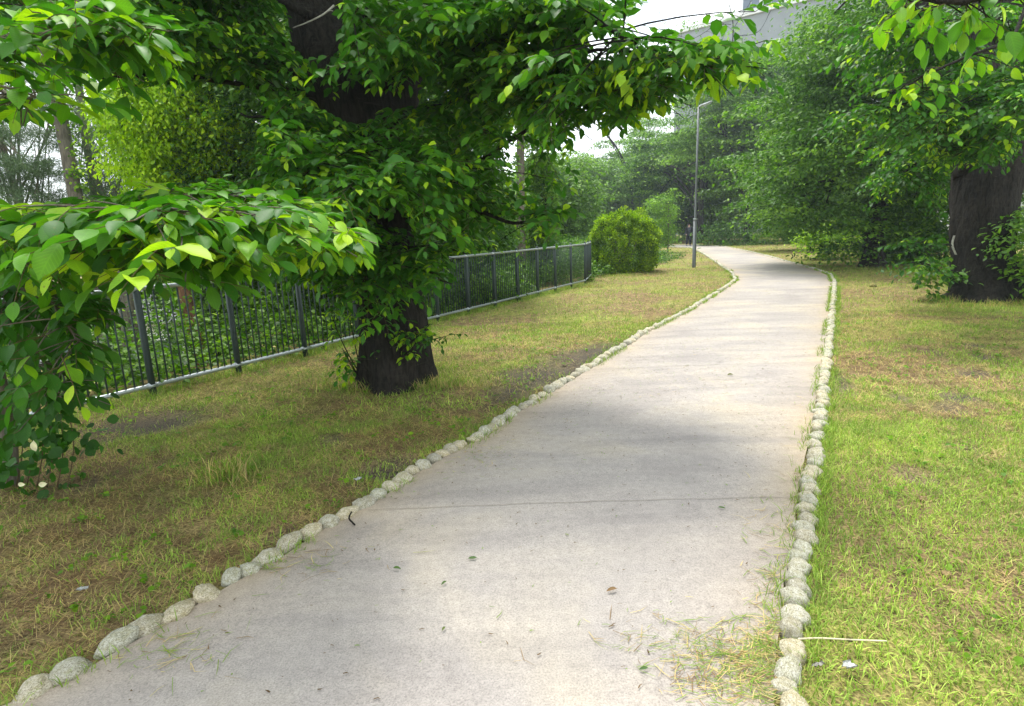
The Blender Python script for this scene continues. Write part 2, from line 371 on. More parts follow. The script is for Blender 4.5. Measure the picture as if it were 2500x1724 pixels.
vis = sorted([c for c in cands if c[10]], key=lambda c: c[9])
single = set(id(c) for c in vis[:298]); cnt = {'left': 0, 'right': 0}
sb = Buf()
for c in cands:
    side, x, y, a, ln, wdt, ht, k, rr, d, v = c
    if not v: continue
    rot = Matrix.Rotation(a + (rr - .5) * .7, 4, 'Z') @ Matrix.Rotation((rr * 7 % 1 - .5) * .9, 4, 'X') @ Matrix.Rotation((rr * 31 % 1 - .5) * .8, 4, 'Y')
    mw = Matrix.Translation((x + (rr * 13 % 1 - .5) * .035 , y, ht * (.12 if side == 'left' else 0))) @ rot @ Matrix.Diagonal((ln, wdt, ht, 1))
    if id(c) in single:
        i = cnt[side]; cnt[side] += 1
        so_ = bpy.data.objects.new('border_stone', stone_me[k]); C.objects.link(so_); so_.matrix_world = mw
        if i < 16:
            size = 'large' if ln > .078 else ('small' if ln < .06 else 'rounded')
            tag(so_, '%s speckled granite stone, %s from the bottom edge in the path\'s %s border' % (size, ORD[i], side), 'stone', 'stones edging the path on the %s' % side)
        else:
            tag(so_, 'speckled granite stone of the path\'s %s border, beyond the sixteen nearest ones' % side, 'stone', 'more distant stones edging the path on the %s' % side)
    else:
        bm = bmesh.new(); bmesh.ops.create_icosphere(bm, subdivisions=1, radius=1, matrix=mw)
        vv = [tuple(q.co) for q in bm.verts]; ff = [[q.index for q in f.verts] for f in bm.faces]; bm.free(); sb.add(vv, np.array(ff))
if sb.n: tag(sb.build('far_border_stones', M_stone, tone=False), 'tiny far stones edging the path beyond its bend', 'stones', kind='stuff')

# ------------------------------------------------------------------ leaves and sprays
def leaf_tpl(lod):
    if lod == 0: vs = [0, .08, .24, .45, .64, .81, .91, 1]; hw = [0, .30, .74, 1, .96, .62, .22, 0]
    elif lod == 1: vs = [0, .27, .62, .86, 1]; hw = [0, .80, .98, .38, 0]
    else: vs = [0, .45, 1]; hw = [0, 1, 0]
    V = [(0, 0)]; 
    for v, h in zip(vs[1:-1], hw[1:-1]): V += [(-h, v), (0, v), (h, v)]
    V.append((0, 1)); V = np.array(V, float); k = len(vs) - 2
    tri = [(0, 2, 1), (0, 3, 2)]; quad = []
    for i in range(k - 1):
        a = 1 + 3 * i; quad += [(a, a + 1, a + 4, a + 3), (a + 1, a + 2, a + 5, a + 4)]
    a = 1 + 3 * (k - 1); e = len(V) - 1; tri += [(a, a + 1, e), (a + 1, a + 2, e)]
    return V, np.array(tri), np.array(quad).reshape(-1, 4)
TPL = {l: leaf_tpl(l) for l in (0, 1, 2)}
def leaves(buf, pos, d, n, size, tone, width=.27, lod=1, fold=.18, curl=.22):
    if len(pos) == 0: return
    V, tri, quad = TPL[lod]; d = nrm(d); side = nrm(np.cross(d, n)); n = np.cross(side, d)
    size = np.asarray(size)[:, None, None]; cu = (curl * (.4 + 1.2 * rng.random(len(pos))))[:, None, None]
    fo = (fold * (.3 + 1.4 * rng.random(len(pos))))[:, None, None]; wd = (width * (.85 + .3 * rng.random(len(pos))))[:, None, None]
    u = V[None, :, :1]; v = V[None, :, 1:]
    wv = fo * np.abs(u) * .5 - cu * v ** 2
    if lod == 0: wv = wv + .025 * np.sin(v * 14 + u * 3) * np.abs(u)
    co = pos[:, None] + size * (v * d[:, None] + u * wd * side[:, None] + wv * n[:, None])
    m = len(V); off = (np.arange(len(pos)) * m)[:, None, None]
    fs = [(tri[None] + off).reshape(-1, 3)]
    if len(quad): fs.append((quad[None] + off).reshape(-1, 4))
    buf.add(co.reshape(-1, 3), fs, np.repeat(tone, m), np.tile(V, (len(pos), 1)))
UP = np.array([0, 0, 1.])
def curve(s, d, L_, droop, t):
    """s,d (n,3), L_ (n,), t (n,k) -> points (n,k,3), tangents"""
    t = t[..., None]; Ld = (d * L_[:, None])[:, None]; g = np.array([0, 0, -1.])[None, None] * (droop * L_)[:, None, None]
    return s[:, None] + Ld * t + g * t ** 2, nrm(Ld + 2 * g * t)
def thin(buf, p, r0, r1):
    """p (n,k,3) -> n three-sided tapering stems"""
    n, k, _ = p.shape; T = nrm(np.gradient(p, axis=1)) if k > 2 else nrm(np.repeat((p[:, 1:] - p[:, :1]), 2, 1))
    a = nrm(np.cross(T, np.array([.3, .2, 1.]))); b = np.cross(T, a); rr = np.linspace(1, 0, k)[None, :, None] * (r0 - r1) + r1
    ring = np.stack([p + rr * (a * math.cos(q) + b * math.sin(q)) for q in (0, 2.094, 4.189)], 2)
    base = (np.arange(n) * k * 3)[:, None, None]; i = np.arange(k - 1)[None, :, None] * 3; j = np.arange(3)[None, None]; j2 = (j + 1) % 3
    f = np.stack([base + i + j, base + i + j2, base + i + 3 + j2, base + i + 3 + j], -1).reshape(-1, 4)
    buf.add(ring.reshape(-1, 3), f)
def sprays(lb, tb, s, d, L_, ls=.095, spacing=.045, droop=.25, hang=.35, tip=.5, lod=1, tone=(.15, .5), width=.27, flat=.35, stems=True, tipn=3):
    if len(s) == 0: return
    n = len(s); K_ = max(3, int(L_.max() / spacing)); cnt = np.maximum(3, (L_ / spacing)).astype(int)
    k = np.arange(K_)[None].repeat(n, 0); ok = k < cnt[:, None]
    t = np.clip((k + .6) / cnt[:, None], 0, 1); p, T = curve(s, d, L_, droop, t)
    side = nrm(np.cross(T, UP)); sg = np.where((k + rng.integers(0, 2, (n, 1))) % 2, 1., -1.)[..., None]
    last = (k >= cnt[:, None] - 1)
    dirv = T * np.where(last, 1., .55)[..., None] + side * sg * np.where(last, .1, .85)[..., None] - UP * (hang * (.1 + 1.6 * rng.random((n, K_)) ** 1.5))[..., None] + rng.normal(0, .18, (n, K_, 3))
    nr = UP + rng.normal(0, flat, (n, K_, 3)) + side * sg * .2
    young = rng.random(n) < tip
    tn = rng.uniform(tone[0], tone[1], (n, K_)) + rng.normal(0, .05, (n, 1))
    yt = young[:, None] & (k >= cnt[:, None] - tipn); tn = np.where(yt, rng.uniform(.68, 1., (n, K_)), tn)
    sz = ls * rng.uniform(.6, 1.2, (n, K_)) * (.75 + .35 * np.sin(math.pi * np.clip(t, 0, 1)))
    yt2 = young[:, None] & (k >= cnt[:, None] - 1); sz = np.where(yt2, sz * .75, sz)
    leaves(lb, p[ok], dirv[ok], nr[ok], sz[ok], np.clip(tn[ok], 0, 1), width, lod)
    if stems:
        pp, _ = curve(s, d, L_, droop, np.linspace(0, 1, 4)[None].repeat(n, 0)); thin(tb, pp, .0022 if ls < .12 else .003, .001)
def rdir(n, flat=.35):
    a = rng.uniform(0, 2 * math.pi, n); z = rng.normal(0, flat, n); return nrm(np.stack([np.cos(a), np.sin(a), z], -1))
def keep_twigs(s, d, L_, boxes):
    e = s + d * L_[:, None] * .8; ok = np.ones(len(s), bool)
    for q in (s, e):
        px, py, dd = proj(q)
        for (x0, y0, x1, y1) in boxes: ok &= ~((px > x0) & (px < x1) & (py > y0) & (py < y1) & (dd > 0))
    return s[ok], d[ok], L_[ok]
DENS, TST = 2.0, .85
def foliate(lb, tb, wb, path_pts, r0, r1, nsec, seclen=(.4, 1.0), twig=(.18, .42), tstep=.09, start=.25, toward=None, spread=.3, avoid=(), limb=True, fwd=.4, **kw):
    nsec = int(nsec * DENS); tstep = tstep * TST
    pp = smoothpath(path_pts, 26)
    wob = np.cumsum(rng.normal(0, .006, pp.shape), axis=0); pp = pp + wob
    if limb: tube(wb, pp, np.linspace(r0, r1, 26) , 10, bumps=lambda t, a, p: 1 + .06 * np.sin(a * 3 + t * 20))
    ti = np.linspace(start, 1, nsec) + rng.uniform(-.02, .02, nsec); ti = np.clip(ti, 0, 1) * 25
    i = np.clip(ti.astype(int), 0, 24); f = (ti - i)[:, None]; s = pp[i] * (1 - f) + pp[i + 1] * f
    T = nrm(pp[i + 1] - pp[i]); d = rdir(nsec, spread) + T * fwd
    if toward is not None: d = d + np.array(toward)[None] * rng.uniform(0, 1, (nsec, 1))
    d = nrm(d); Ls = rng.uniform(*seclen, nsec); s, d, Ls = keep_twigs(s, d, Ls, avoid); nsec = len(s)
    if nsec == 0: return
    cp, _ = curve(s, d, Ls, .15, np.linspace(0, 1, 5)[None].repeat(nsec, 0)); thin(wb, cp, max(.004, r1 * .9), .003)
    kk = max(2, int(np.mean(Ls) / tstep)); tt = np.linspace(.08, 1, kk)[None].repeat(nsec, 0)
    sp, ST = curve(s, d, Ls, .15, tt); sp = sp.reshape(-1, 3); ST = ST.reshape(-1, 3)
    side = nrm(np.cross(ST, UP)) * np.where(np.arange(len(sp)) % 2, 1., -1.)[:, None]
    td = nrm(ST * .7 + side * rng.uniform(.3, 1, (len(sp), 1)) + rng.normal(0, .25, sp.shape)); TL = rng.uniform(*twig, len(sp))
    sp, td, TL = keep_twigs(sp, td, TL, avoid)
    sprays(lb, tb, sp, td, TL, **kw)
def cut(pts): return [P(*q) for q in pts]

# ------------------------------------------------------------------ main cherry tree
def bark_bumps(seed, flare=.5, ridges=7):
    def f(t, a, p):
        z = p[:, 2][:, None]; fl = flare * np.exp(-np.clip(z, 0, 9) / .28)
        r = 1 + fl * (.55 + .45 * np.sin(a * 4 + seed) + .25 * np.sin(a * 7 + seed * 2))
        r = r + .05 * (fbm(np.cos(a) * 9 + seed, np.sin(a) * 9 + z * 6, 3) - .5) + .05 * np.sin(a * 3 + z * 1.5 + seed) + .035 * np.sin(a * ridges + z * .8) + .05 * (fbm(a * 3 + z * 0 + seed, z * 2.2 + a * .5, 4) - .5) + .02 * np.sin(a * 23 + z * 3)
        r = r + .10 * np.abs(fbm(np.cos(a) * 7 + seed, np.sin(a) * 7 + z * 1.1, 3) - .5)
        r = r + .14 * (fbm(np.cos(a) * 3 + seed + 9, np.sin(a) * 3 + z * 2.5, 4) - .5)
        return r
    return f
mt = thing('cherry_tree', 'old cherry tree with dark stout trunk, leafy to its foot, between fence and path', 'tree', tuple(G(966, 930)))
b0 = G(966, 932); wb = Buf()
DM = 6.3
tr = smoothpath([(b0.x, b0.y, -.15), (b0.x, b0.y, .15), P(960, 800, DM), P(935, 620, DM), P(915, 450, DM), P(880, 280, DM), P(800, 110, DM), P(745, -60, DM), P(700, -300, DM)], 90)
tube(wb, tr, np.interp(np.linspace(0, 1, 90), [0, .12, .3, .5, .68, .8, 1], [.40, .37, .34, .34, .44, .30, .24]), 90, bark_bumps(1, .24))
tube(wb, smoothpath([P(900, 400, DM), P(985, 210, DM + .2), P(1040, 20, DM + .4), P(1100, -260, DM + .6)], 40), np.linspace(.24, .14, 40), 32, bark_bumps(3, 0))
# second, lower stem on the right of the foot
c2 = G(1018, 930); tube(wb, smoothpath([(c2.x, c2.y, -.15), (c2.x, c2.y, .3), (c2.x - .06, c2.y + .05, .6), (c2.x - .22, c2.y + .1, .8)], 24), np.linspace(.20, .12, 24), 40, bark_bumps(5, .15))
wb.build('trunk', M_bark, mt, tone=False)
lb, tb, wb = Buf(), Buf(), Buf()
AV = [(1243, 300, 1300, 420), (1243, 520, 1300, 650), (1420, 60, 1490, 140), (1560, -40, 1700, 60), (1395, 300, 1620, 700), (1560, 255, 1660, 700), (1480, -100, 1560, -20), (860, 800, 1060, 960), (1055, 690, 1600, 1000), (100, 760, 850, 1000), (340, 690, 800, 860), (1100, 600, 1600, 1000), (815, 205, 930, 275), (690, -50, 835, 120), (1655, 205, 1790, 340), (1650, 235, 2000, 700), (1900, 0, 2300, 700), (300, 200, 640, 430), (0, 160, 300, 500)]
kw = dict(avoid=AV, ls=.112, spacing=.040, tip=.35, tipn=2, tone=(.18, .62), hang=.22, droop=.2)
DENS = 1.4
TC = (-.1, -.9, .05)
foliate(lb, tb, wb, cut([(860, 230, 6.3), (640, 150, 5.6), (420, 90, 4.8), (260, 60, 4.2)]), .05, .012, 34, toward=TC, **kw)
foliate(lb, tb, wb, cut([(900, 330, 6.2), (740, 300, 5.4), (600, 260, 4.7)]), .035, .008, 24, toward=TC, seclen=(.3, .7), **kw)
foliate(lb, tb, wb, cut([(900, 380, 6.2), (830, 400, 5.4), (780, 420, 4.7)]), .03, .007, 24, toward=TC, **kw)
foliate(lb, tb, wb, cut([(920, 440, 6.1), (960, 420, 5.2), (900, 440, 4.5)]), .03, .007, 26, toward=TC, **kw)
foliate(lb, tb, wb, cut([(930, 480, 6.2), (1130, 420, 5.7), (1330, 300, 5.2), (1430, 250, 5.0)]), .03, .008, 36, toward=TC, start=.15, **kw)
foliate(lb, tb, wb, cut([(900, 250, 6.2), (1050, 120, 5.4), (1220, 100, 4.7)]), .045, .01, 34, toward=TC, **kw)
foliate(lb, tb, wb, cut([(960, 120, 6.2), (1180, 20, 5.2), (1400, 30, 4.4), (1560, 80, 3.9)]), .045, .01, 42, start=.15, **kw)
foliate(lb, tb, wb, cut([(1150, 120, 5.8), (1300, 160, 5.0), (1480, 130, 4.3), (1620, 150, 4.0), (1740, 165, 3.7)]), .02, .005, 44, seclen=(.15, .45), twig=(.15, .3), hang=.9, avoid=AV, ls=.11, spacing=.045, tip=.6)
foliate(lb, tb, wb, cut([(980, 520, 6.2), (1120, 500, 5.6), (1260, 540, 5.2), (1360, 500, 5.1)]), .03, .007, 26, seclen=(.3, .7), **kw)
foliate(lb, tb, wb, cut([(960, 560, 6.1), (1010, 640, 5.6), (1110, 700, 5.2)]), .02, .006, 18, seclen=(.3, .6), **kw)
foliate(lb, tb, wb, cut([(930, 560, 6.2), (830, 560, 5.7), (740, 620, 5.3)]), .025, .006, 26, seclen=(.25, .6), **kw)
foliate(lb, tb, wb, cut([(900, 560, 6.0), (900, 640, 5.4), (880, 700, 5.2)]), .012, .004, 12, seclen=(.2, .5), **kw)
foliate(lb, tb, wb, cut([(820, 60, 6.2), (620, -20, 5.4), (460, -40, 4.8)]), .05, .01, 30, toward=TC, **kw)
foliate(lb, tb, wb, cut([(1000, 60, 6.3), (900, 30, 5.2), (860, 80, 4.4)]), .04, .01, 30, seclen=(.3, .8), **kw)
foliate(lb, tb, wb, cut([(1040, -20, 6.5), (1150, -60, 5.6), (1320, -90, 5.0)]), .05, .02, 34, **kw)
foliate(lb, tb, wb, cut([(850, 200, 6.3), (600, 60, 5.8), (300, 0, 5.2), (60, -20, 4.8)]), .05, .01, 34, start=.3, **kw)
foliate(lb, tb, wb, cut([(870, 260, 6.3), (700, 220, 6.0), (450, 180, 5.6), (250, 170, 5.2)]), .04, .01, 30, start=.1, **kw)
foliate(lb, tb, wb, cut([(960, 300, 6.3), (1100, 260, 5.8), (1250, 230, 5.4), (1380, 200, 5.0)]), .04, .01, 32, start=.1, **kw)
foliate(lb, tb, wb, cut([(950, 620, 6.1), (1040, 600, 5.8), (1150, 620, 5.6)]), .02, .006, 18, seclen=(.3, .6), **kw)
foliate(lb, tb, wb, cut([(930, 640, 6.2), (830, 640, 5.9), (700, 600, 5.6)]), .02, .006, 18, seclen=(.3, .6), **kw)
foliate(lb, tb, wb, cut([(1250, 60, 5.6), (1380, 150, 5.0), (1500, 180, 4.6), (1600, 200, 4.3)]), .02, .005, 26, start=.15, **kw)
# leafy shoots from the foot
def shoots(lb, tb, wb, base, tops, r=.009, ls=.09, tip=.8):
    for tpt in tops:
        b = np.array(tuple(base)) + rng.normal(0, .02, 3) * [1, 1, 0]; e = np.array(tuple(tpt)); mid = (b + e) / 2 + rng.normal(0, .03, 3)
        q = smoothpath([b, mid, e], 10); tube(wb, q, np.linspace(r, .003, 10), 6)
        n = 9; tt = rng.uniform(.45, 1, n); s = q[(tt * 9).astype(int)]; d = rdir(n, .3); sprays(lb, tb, s, d, rng.uniform(.12, .26, n), ls=ls, spacing=.04, tip=tip, hang=.5, droop=.2)
shoots(lb, tb, wb, G(980, 925), [P(975, 800, 5.75), P(1020, 800, 5.7), P(930, 790, 5.7), P(1050, 790, 5.8)], ls=.085)
shoots(lb, tb, wb, G(890, 930), [P(845, 730, 5.9), P(880, 730, 5.7), P(800, 745, 5.9), P(850, 880, 5.8), P(835, 850, 5.9)], ls=.085)
shoots(lb, tb, wb, P(1040, 830, 5.9), [P(1085, 822, 5.7)], ls=.07, tip=0)
# upper crown out of the picture: casts the shade
for k in range(22):
    a = k * 2.4; rad = 1.2 + 3.2 * (k % 7) / 7; top = Vector((tr[-1][0] + math.cos(a) * rad * 1.1 - .8, tr[-1][1] + math.sin(a) * rad, 5.0 + (k % 5) * .7))
    foliate(lb, tb, wb, [tr[-1], (Vector(tr[-1]) + top) / 2 + Vector((0, 0, .4)), top], .06, .012, 16, seclen=(.5, 1.2), twig=(.3, .6), tstep=.2, ls=.15, spacing=.07, lod=2, stems=False, avoid=[(0, 0, 2500, 700)])
lb.build('crown', M_leaf, mt, uv=True); wb.build('branches', M_bark, mt, tone=False); tb.build('twigs', M_twig, mt, tone=False)
# bare pale twig across the upper trunk
tw = Buf(); tube(tw, smoothpath(cut([(715, 68, 5.6), (750, 55, 5.6), (790, 35, 5.6), (815, 14, 5.65)]), 14), np.linspace(.004, .011, 14), 6)
tube(tw, smoothpath(cut([(797, 30, 5.6), (806, 26, 5.6), (813, 27, 5.6)]), 5), .004, 5)
o = tw.build('dead_twig', plain('pale_wood', (.42, .40, .34), .8), mt, tone=False); o['label'] = 'bare pale twig crossing the upper trunk'

DENS = 1.75
# ------------------------------------------------------------------ young tree at the left edge, branches close to the camera
bt = G(18, 1180)
yt = thing('cherry_sapling', 'thin young cherry at the left edge, broad leafy branches reaching close to the viewer', 'tree', tuple(bt))
wb = Buf(); st = smoothpath([(bt.x, bt.y, -.1), P(20, 1050, 4.05), P(-10, 900, 3.9), P(-60, 700, 3.7), P(-120, 450, 3.5), P(-150, 150, 3.4), P(-160, -200, 3.5)], 60)
tube(wb, st, np.linspace(.05, .03, 60), 20, bark_bumps(2, .25)); wb.build('trunk', M_bark_grey, yt, tone=False)
lb, tb, wb = Buf(), Buf(), Buf()
AV2 = [(260, 690, 1000, 1200), (890, 0, 3000, 1700), (-200, 280, 330, 470), (420, 0, 1000, 420), (250, 780, 900, 1000)]
kn = dict(lod=0, ls=.112, spacing=.038, avoid=AV2, tip=.32, tone=(.30, .64), droop=.16, hang=.14, width=.25, flat=.22, tipn=4)
foliate(lb, tb, wb, cut([(-110, 500, 3.5), (60, 530, 2.7), (250, 530, 2.2), (450, 500, 2.2), (640, 530, 2.5), (850, 585, 2.9)]), .018, .004, 54, seclen=(.15, .4), twig=(.12, .26), start=.15, spread=.15, **kn)
foliate(lb, tb, wb, cut([(-110, 540, 3.5), (60, 600, 2.8), (250, 600, 2.4), (430, 600, 2.3)]), .014, .004, 34, seclen=(.15, .35), twig=(.12, .25), start=.2, spread=.15, **kn)
foliate(lb, tb, wb, cut([(-110, 540, 3.5), (200, 500, 3.1), (460, 470, 3.0), (700, 520, 3.2)]), .014, .004, 34, seclen=(.15, .4), twig=(.12, .25), start=.2, spread=.12, **kn)
foliate(lb, tb, wb, cut([(-140, 250, 3.4), (0, 160, 2.9), (180, 110, 2.5), (330, 110, 2.5)]), .016, .004, 34, seclen=(.15, .4), twig=(.12, .25), start=.2, spread=.15, **kn)
foliate(lb, tb, wb, cut([(-140, 300, 3.4), (-20, 240, 2.4), (60, 235, 2.2)]), .012, .004, 10, seclen=(.1, .2), twig=(.1, .2), start=.3, spread=.12, **kn)
foliate(lb, tb, wb, cut([(-80, 700, 3.6), (20, 700, 3.0), (120, 760, 2.7), (190, 850, 2.6)]), .012, .003, 22, seclen=(.12, .3), twig=(.12, .25), start=.2, **dict(kn, hang=.7, tone=(.2, .45), tip=.1))
foliate(lb, tb, wb, cut([(-60, 720, 3.7), (60, 760, 3.4), (220, 740, 3.3)]), .012, .003, 22, seclen=(.2, .4), twig=(.15, .3), start=.2, **dict(kn, hang=.7, tone=(.15, .4), tip=.05))
foliate(lb, tb, wb, cut([(-60, 800, 3.8), (50, 860, 3.5), (160, 960, 3.3)]), .01, .003, 16, seclen=(.15, .3), twig=(.15, .3), start=.1, **dict(kn, hang=.7, tone=(.1, .35), tip=.05))
sprays(lb, tb, np.array([tuple(P(150, 870, 2.3))]), np.array([[.2, .0, -.9]]), np.array([.22]), ls=.125, spacing=.07, tip=1, lod=0, tone=(.5, .6))
lb.build('crown', M_leaf, yt, uv=True); wb.build('branches', M_bark_grey, yt, tone=False); tb.build('twigs', M_twig, yt, tone=False)
# vine at its foot
def heartleaves(lb, c, n, sx, sy, sz, size, tone=(.1, .5), lod=1):
    p = np.array(tuple(c)) + rng.normal(0, 1, (n, 3)) * [sx, sy, sz]; p[:, 2] = np.maximum(p[:, 2], hgt(p[:, 0], p[:, 1]) + .02)
    leaves(lb, p, rdir(n, .3) - UP * .5, UP * .7 + rng.normal(0, .5, (n, 3)) + np.array([0, -.6, 0]), rng.uniform(.6, 1.2, n) * size, rng.uniform(*tone, n), .46, lod, .12, .2)
vn = thing('creeping_vine', 'broad leaved vine climbing round the thin stem at the left edge', 'vine', tuple(G(40, 1180)))
lb, wb = Buf(), Buf()
for (x, y, d, n, s) in ((40, 1010, 3.9, 80, .13), (90, 1080, 3.8, 100, .15), (40, 1150, 3.8, 90, .17), (140, 1000, 3.9, 30, .12), (150, 1080, 3.75, 40, .10), (20, 900, 4.0, 60, .13)):
    heartleaves(lb, P(x, y, d), int(n * .7), s, s, s * .7, .075, (.05, .45), 0)
for k in range(7):
    x = 15 + 25 * k; q = smoothpath([G(x, 1190), P(x + 15, 1080, 3.9), P(x - 10, 960, 3.95)], 10); tube(wb, q, .004, 5)
lb.build('leaves', M_leaf, vn, uv=True); wb.build('stems', M_twig, vn, tone=False)
wl = Buf(); pts = [P(88, 1102, 3.55), P(62, 1183, 3.5), P(94, 1184, 3.5)]
leaves(wl, np.array([tuple(p) for p in pts]), np.array([[-.1, 0, 1.], [-1, 0, .1], [1, 0, .1]]), np.array([[0, -1., .2]] * 3), np.array([.07, .05, .05]), np.array([.5] * 3), .3, 0)
o = wl.build('pale_leaf', plain('pale_leaf_skin', (.62, .60, .36), .6), vn, tone=False); o['label'] = 'three yellowed pale leaves'

# ------------------------------------------------------------------ generic trees
def crown_clusters(lb, centers, rad, per, ls, lod, tone, flat=.3, squash=.35, width=.27, hang=.25, nrmflat=.32, tonebyz=0):
    centers = np.asarray(centers); n = len(centers) * per; c = np.repeat(centers, per, 0); r = np.repeat(np.broadcast_to(rad, (len(centers),)), per)[:, None]
    g = rng.normal(0, 1, (n, 3)) * [.55, .55, .55 * squash]; p = c + g * r; p[:, 2] -= .18 * (g[:, 0] ** 2 + g[:, 1] ** 2) * r[:, 0]
    d = rdir(n, .25) + nrm(g * [1, 1, .1]) * .8 - UP * hang
    tn = rng.uniform(*tone, n) + np.repeat(rng.normal(0, .17, len(centers)), per)
    leaves(lb, p, d, UP + rng.normal(0, nrmflat, (n, 3)), rng.uniform(.7, 1.3, n) * ls, np.clip(tn, 0, 1), width, lod)
def gtree(name, label, base, H, trunk_r, crown, mat, nclus=200, per=40, ls=.12, crad=.7, tone=(.1, .8), lod=2, group=None, lean=(0, 0), bark=None, limbs=9, low=.35, squash=.35, cut_=None, cat='tree', fork=None, hang=.25, sq2=None):
    """crown = (cx, cy, cz, rx, ry, rz) offsets from base"""
    t = thing(name, label, cat, tuple(base), group); base = Vector(base); wb = Buf()
    top = base + Vector((lean[0], lean[1], H * .8)); trp = smoothpath([base - Vector((0, 0, .3)), base + Vector((0, 0, .2)), base + Vector((lean[0] * .3 + random.uniform(-.1, .1), lean[1] * .3, H * .3)), top - Vector((lean[0] * .3, lean[1] * .3, H * .25)), top], 40)
    tube(wb, trp, np.linspace(trunk_r, trunk_r * .25, 40), 24, bark_bumps(random.random() * 9, .35))
    cc = np.array([base.x + crown[0], base.y + crown[1], base.z + crown[2]]); cr = np.array(crown[3:])
    cl = []
    while len(cl) < nclus:
        q = rng.normal(0, 1, 3); q = q / np.linalg.norm(q) * (rng.random() ** .4); p = cc + q * cr * (1 + .35 * (fbm(np.array(q[0] * 2.5 + 5 + base.x), np.array(q[2] * 2.5 + q[1] * 2 + 9), 3) - .5) * 2)
        if p[2] < base.z + .3: continue
        if cut_ is not None and cut_(p): continue
        cl.append(p)
    cl = np.array(cl)
    lbx = Buf()
    for i in range(limbs):
        s = trp[int(40 * low + (38 - 40 * low) * i / limbs)]; tgt = cl[rng.integers(len(cl))]; 
        mid = (s + tgt) / 2 + np.array([0, 0, .12 * np.linalg.norm(tgt - s)]) ; q = smoothpath([s, mid, tgt], 14) + np.cumsum(rng.normal(0, .02, (14, 3)), 0)
        r_ = trunk_r * .38 * (1 - i / limbs * .5); tube(wb, q, np.linspace(r_, r_ * .15, 14), 8)
        near = np.argsort(np.linalg.norm(cl - tgt, axis=1))[:6]
        for j in near: tube(wb, smoothpath([q[9], (q[9] + cl[j]) / 2 + [0, 0, .05], cl[j]], 6), np.linspace(r_ * .35, .008, 6), 5)
    wb.build('trunk', bark or M_bark, t, tone=False)
    crown_clusters(lbx, cl, crad * rng.uniform(.7, 1.3, len(cl)), per, ls, lod, tone, squash=squash, hang=hang)
    lbx.build('crown', mat, t)
    return t, cl
# right-hand big cherry
rb = G(2405, 728)
rt = thing('cherry_tree', 'huge old cherry with broad flared dark trunk on the grass right of the path', 'tree', tuple(rb))
DR = (rb - CAMP).dot(CM.to_3x3() @ Vector((0, 0, -1)))
wb = Buf(); trr = smoothpath([(rb.x, rb.y, -.2), (rb.x, rb.y, .15), P(2398, 640, DR), P(2400, 560, DR), P(2410, 460, DR), P(2422, 370, DR), P(2400, 250, DR), P(2430, 120, DR), P(2450, -60, DR), P(2440, -250, DR)], 100)
tube(wb, trr, np.interp(np.linspace(0, 1, 100), [0, .12, .25, .4, .55, .7, 1], [.72, .54, .46, .52, .60, .48, .4]), 96, bark_bumps(4, .30, 9))
tube(wb, smoothpath([P(2380, 420, DR), P(2330, 300, DR + .3), P(2280, 120, DR + .6), P(2240, -100, DR + .8)], 30), np.linspace(.35, .2, 30), 32, bark_bumps(6, 0))
wb.build('trunk', M_bark, rt, tone=False)
tg = Buf(); 
bmx = bmesh.new(); q0 = P(2327, 575, DR - .05); q1 = P(2331, 622, DR - .05)
sgm = smoothpath([q0, P(2322, 598, DR - .1), q1], 8); va = [bmx.verts.new(p) for p in sgm] + [bmx.verts.new(np.array(p) + [.03, -.02, 0]) for p in sgm[::-1]]
bmx.faces.new(va); bmesh.ops.solidify(bmx, geom=bmx.faces[:], thickness=.006)
sheet = from_bm(bmx, 'tree_tag', plain('tag_white', (.75, .76, .72), .5)); tag(sheet, 'small white curved plate fixed on the left side of the flared dark trunk', 'plate')
lb, tb, wb = Buf(), Buf(), Buf()
AV3 = [(1500, 380, 2300, 1000), (2290, 400, 2600, 1100), (0, -500, 1820, 1700), (2490, 300, 2600, 520), (2330, 60, 2430, 110)]
DENS = 1.5
kr = dict(avoid=AV3, ls=.11, spacing=.045, tip=.25, tone=(.12, .56), hang=.22)
foliate(lb, tb, wb, cut([(2380, 300, 10), (2280, 240, 8.6), (2180, 260, 7.6)]), .05, .01, 34, **kr)
foliate(lb, tb, wb, cut([(2400, 300, 10), (2380, 260, 8.5), (2330, 260, 7.2)]), .05, .01, 34, **kr)
foliate(lb, tb, wb, cut([(2420, 200, 10), (2300, 120, 8.5), (2200, 60, 7.2)]), .05, .01, 34, **kr)
foliate(lb, tb, wb, cut([(2450, 300, 10), (2470, 330, 8.5), (2440, 330, 7.5)]), .05, .01, 24, seclen=(.3, .7), **kr)
foliate(lb, tb, wb, cut([(2420, 330, 10), (2360, 330, 9.), (2300, 370, 8.4)]), .05, .01, 30, seclen=(.3, .7), **kr)
foliate(lb, tb, wb, cut([(2440, 100, 10), (2420, 60, 8.5), (2460, 30, 7.2)]), .05, .01, 34, **kr)
foliate(lb, tb, wb, cut([(2440, 150, 10), (2500, 200, 8), (2480, 240, 6.5)]), .05, .01, 34, **kr)
foliate(lb, tb, wb, cut([(2300, 380, 10.6), (2240, 380, 10.2), (2200, 420, 10)]), .04, .01, 26, **dict(kr, avoid=[(0, 0, 2100, 1700), (2310, 400, 2600, 1700)]))
foliate(lb, tb, wb, cut([(2320, 600, 10.8), (2270, 590, 10.3), (2240, 590, 10)]), .02, .006, 5, seclen=(.2, .4), **dict(kr, avoid=[(0, 0, 2100, 1700), (2330, 400, 2600, 1700)]))
foliate(lb, tb, wb, cut([(2320, 680, 10.9), (2280, 650, 10.4), (2240, 640, 10.1)]), .02, .006, 5, seclen=(.2, .4), **dict(kr, avoid=[(0, 0, 2100, 1700), (2330, 400, 2600, 1700)]))
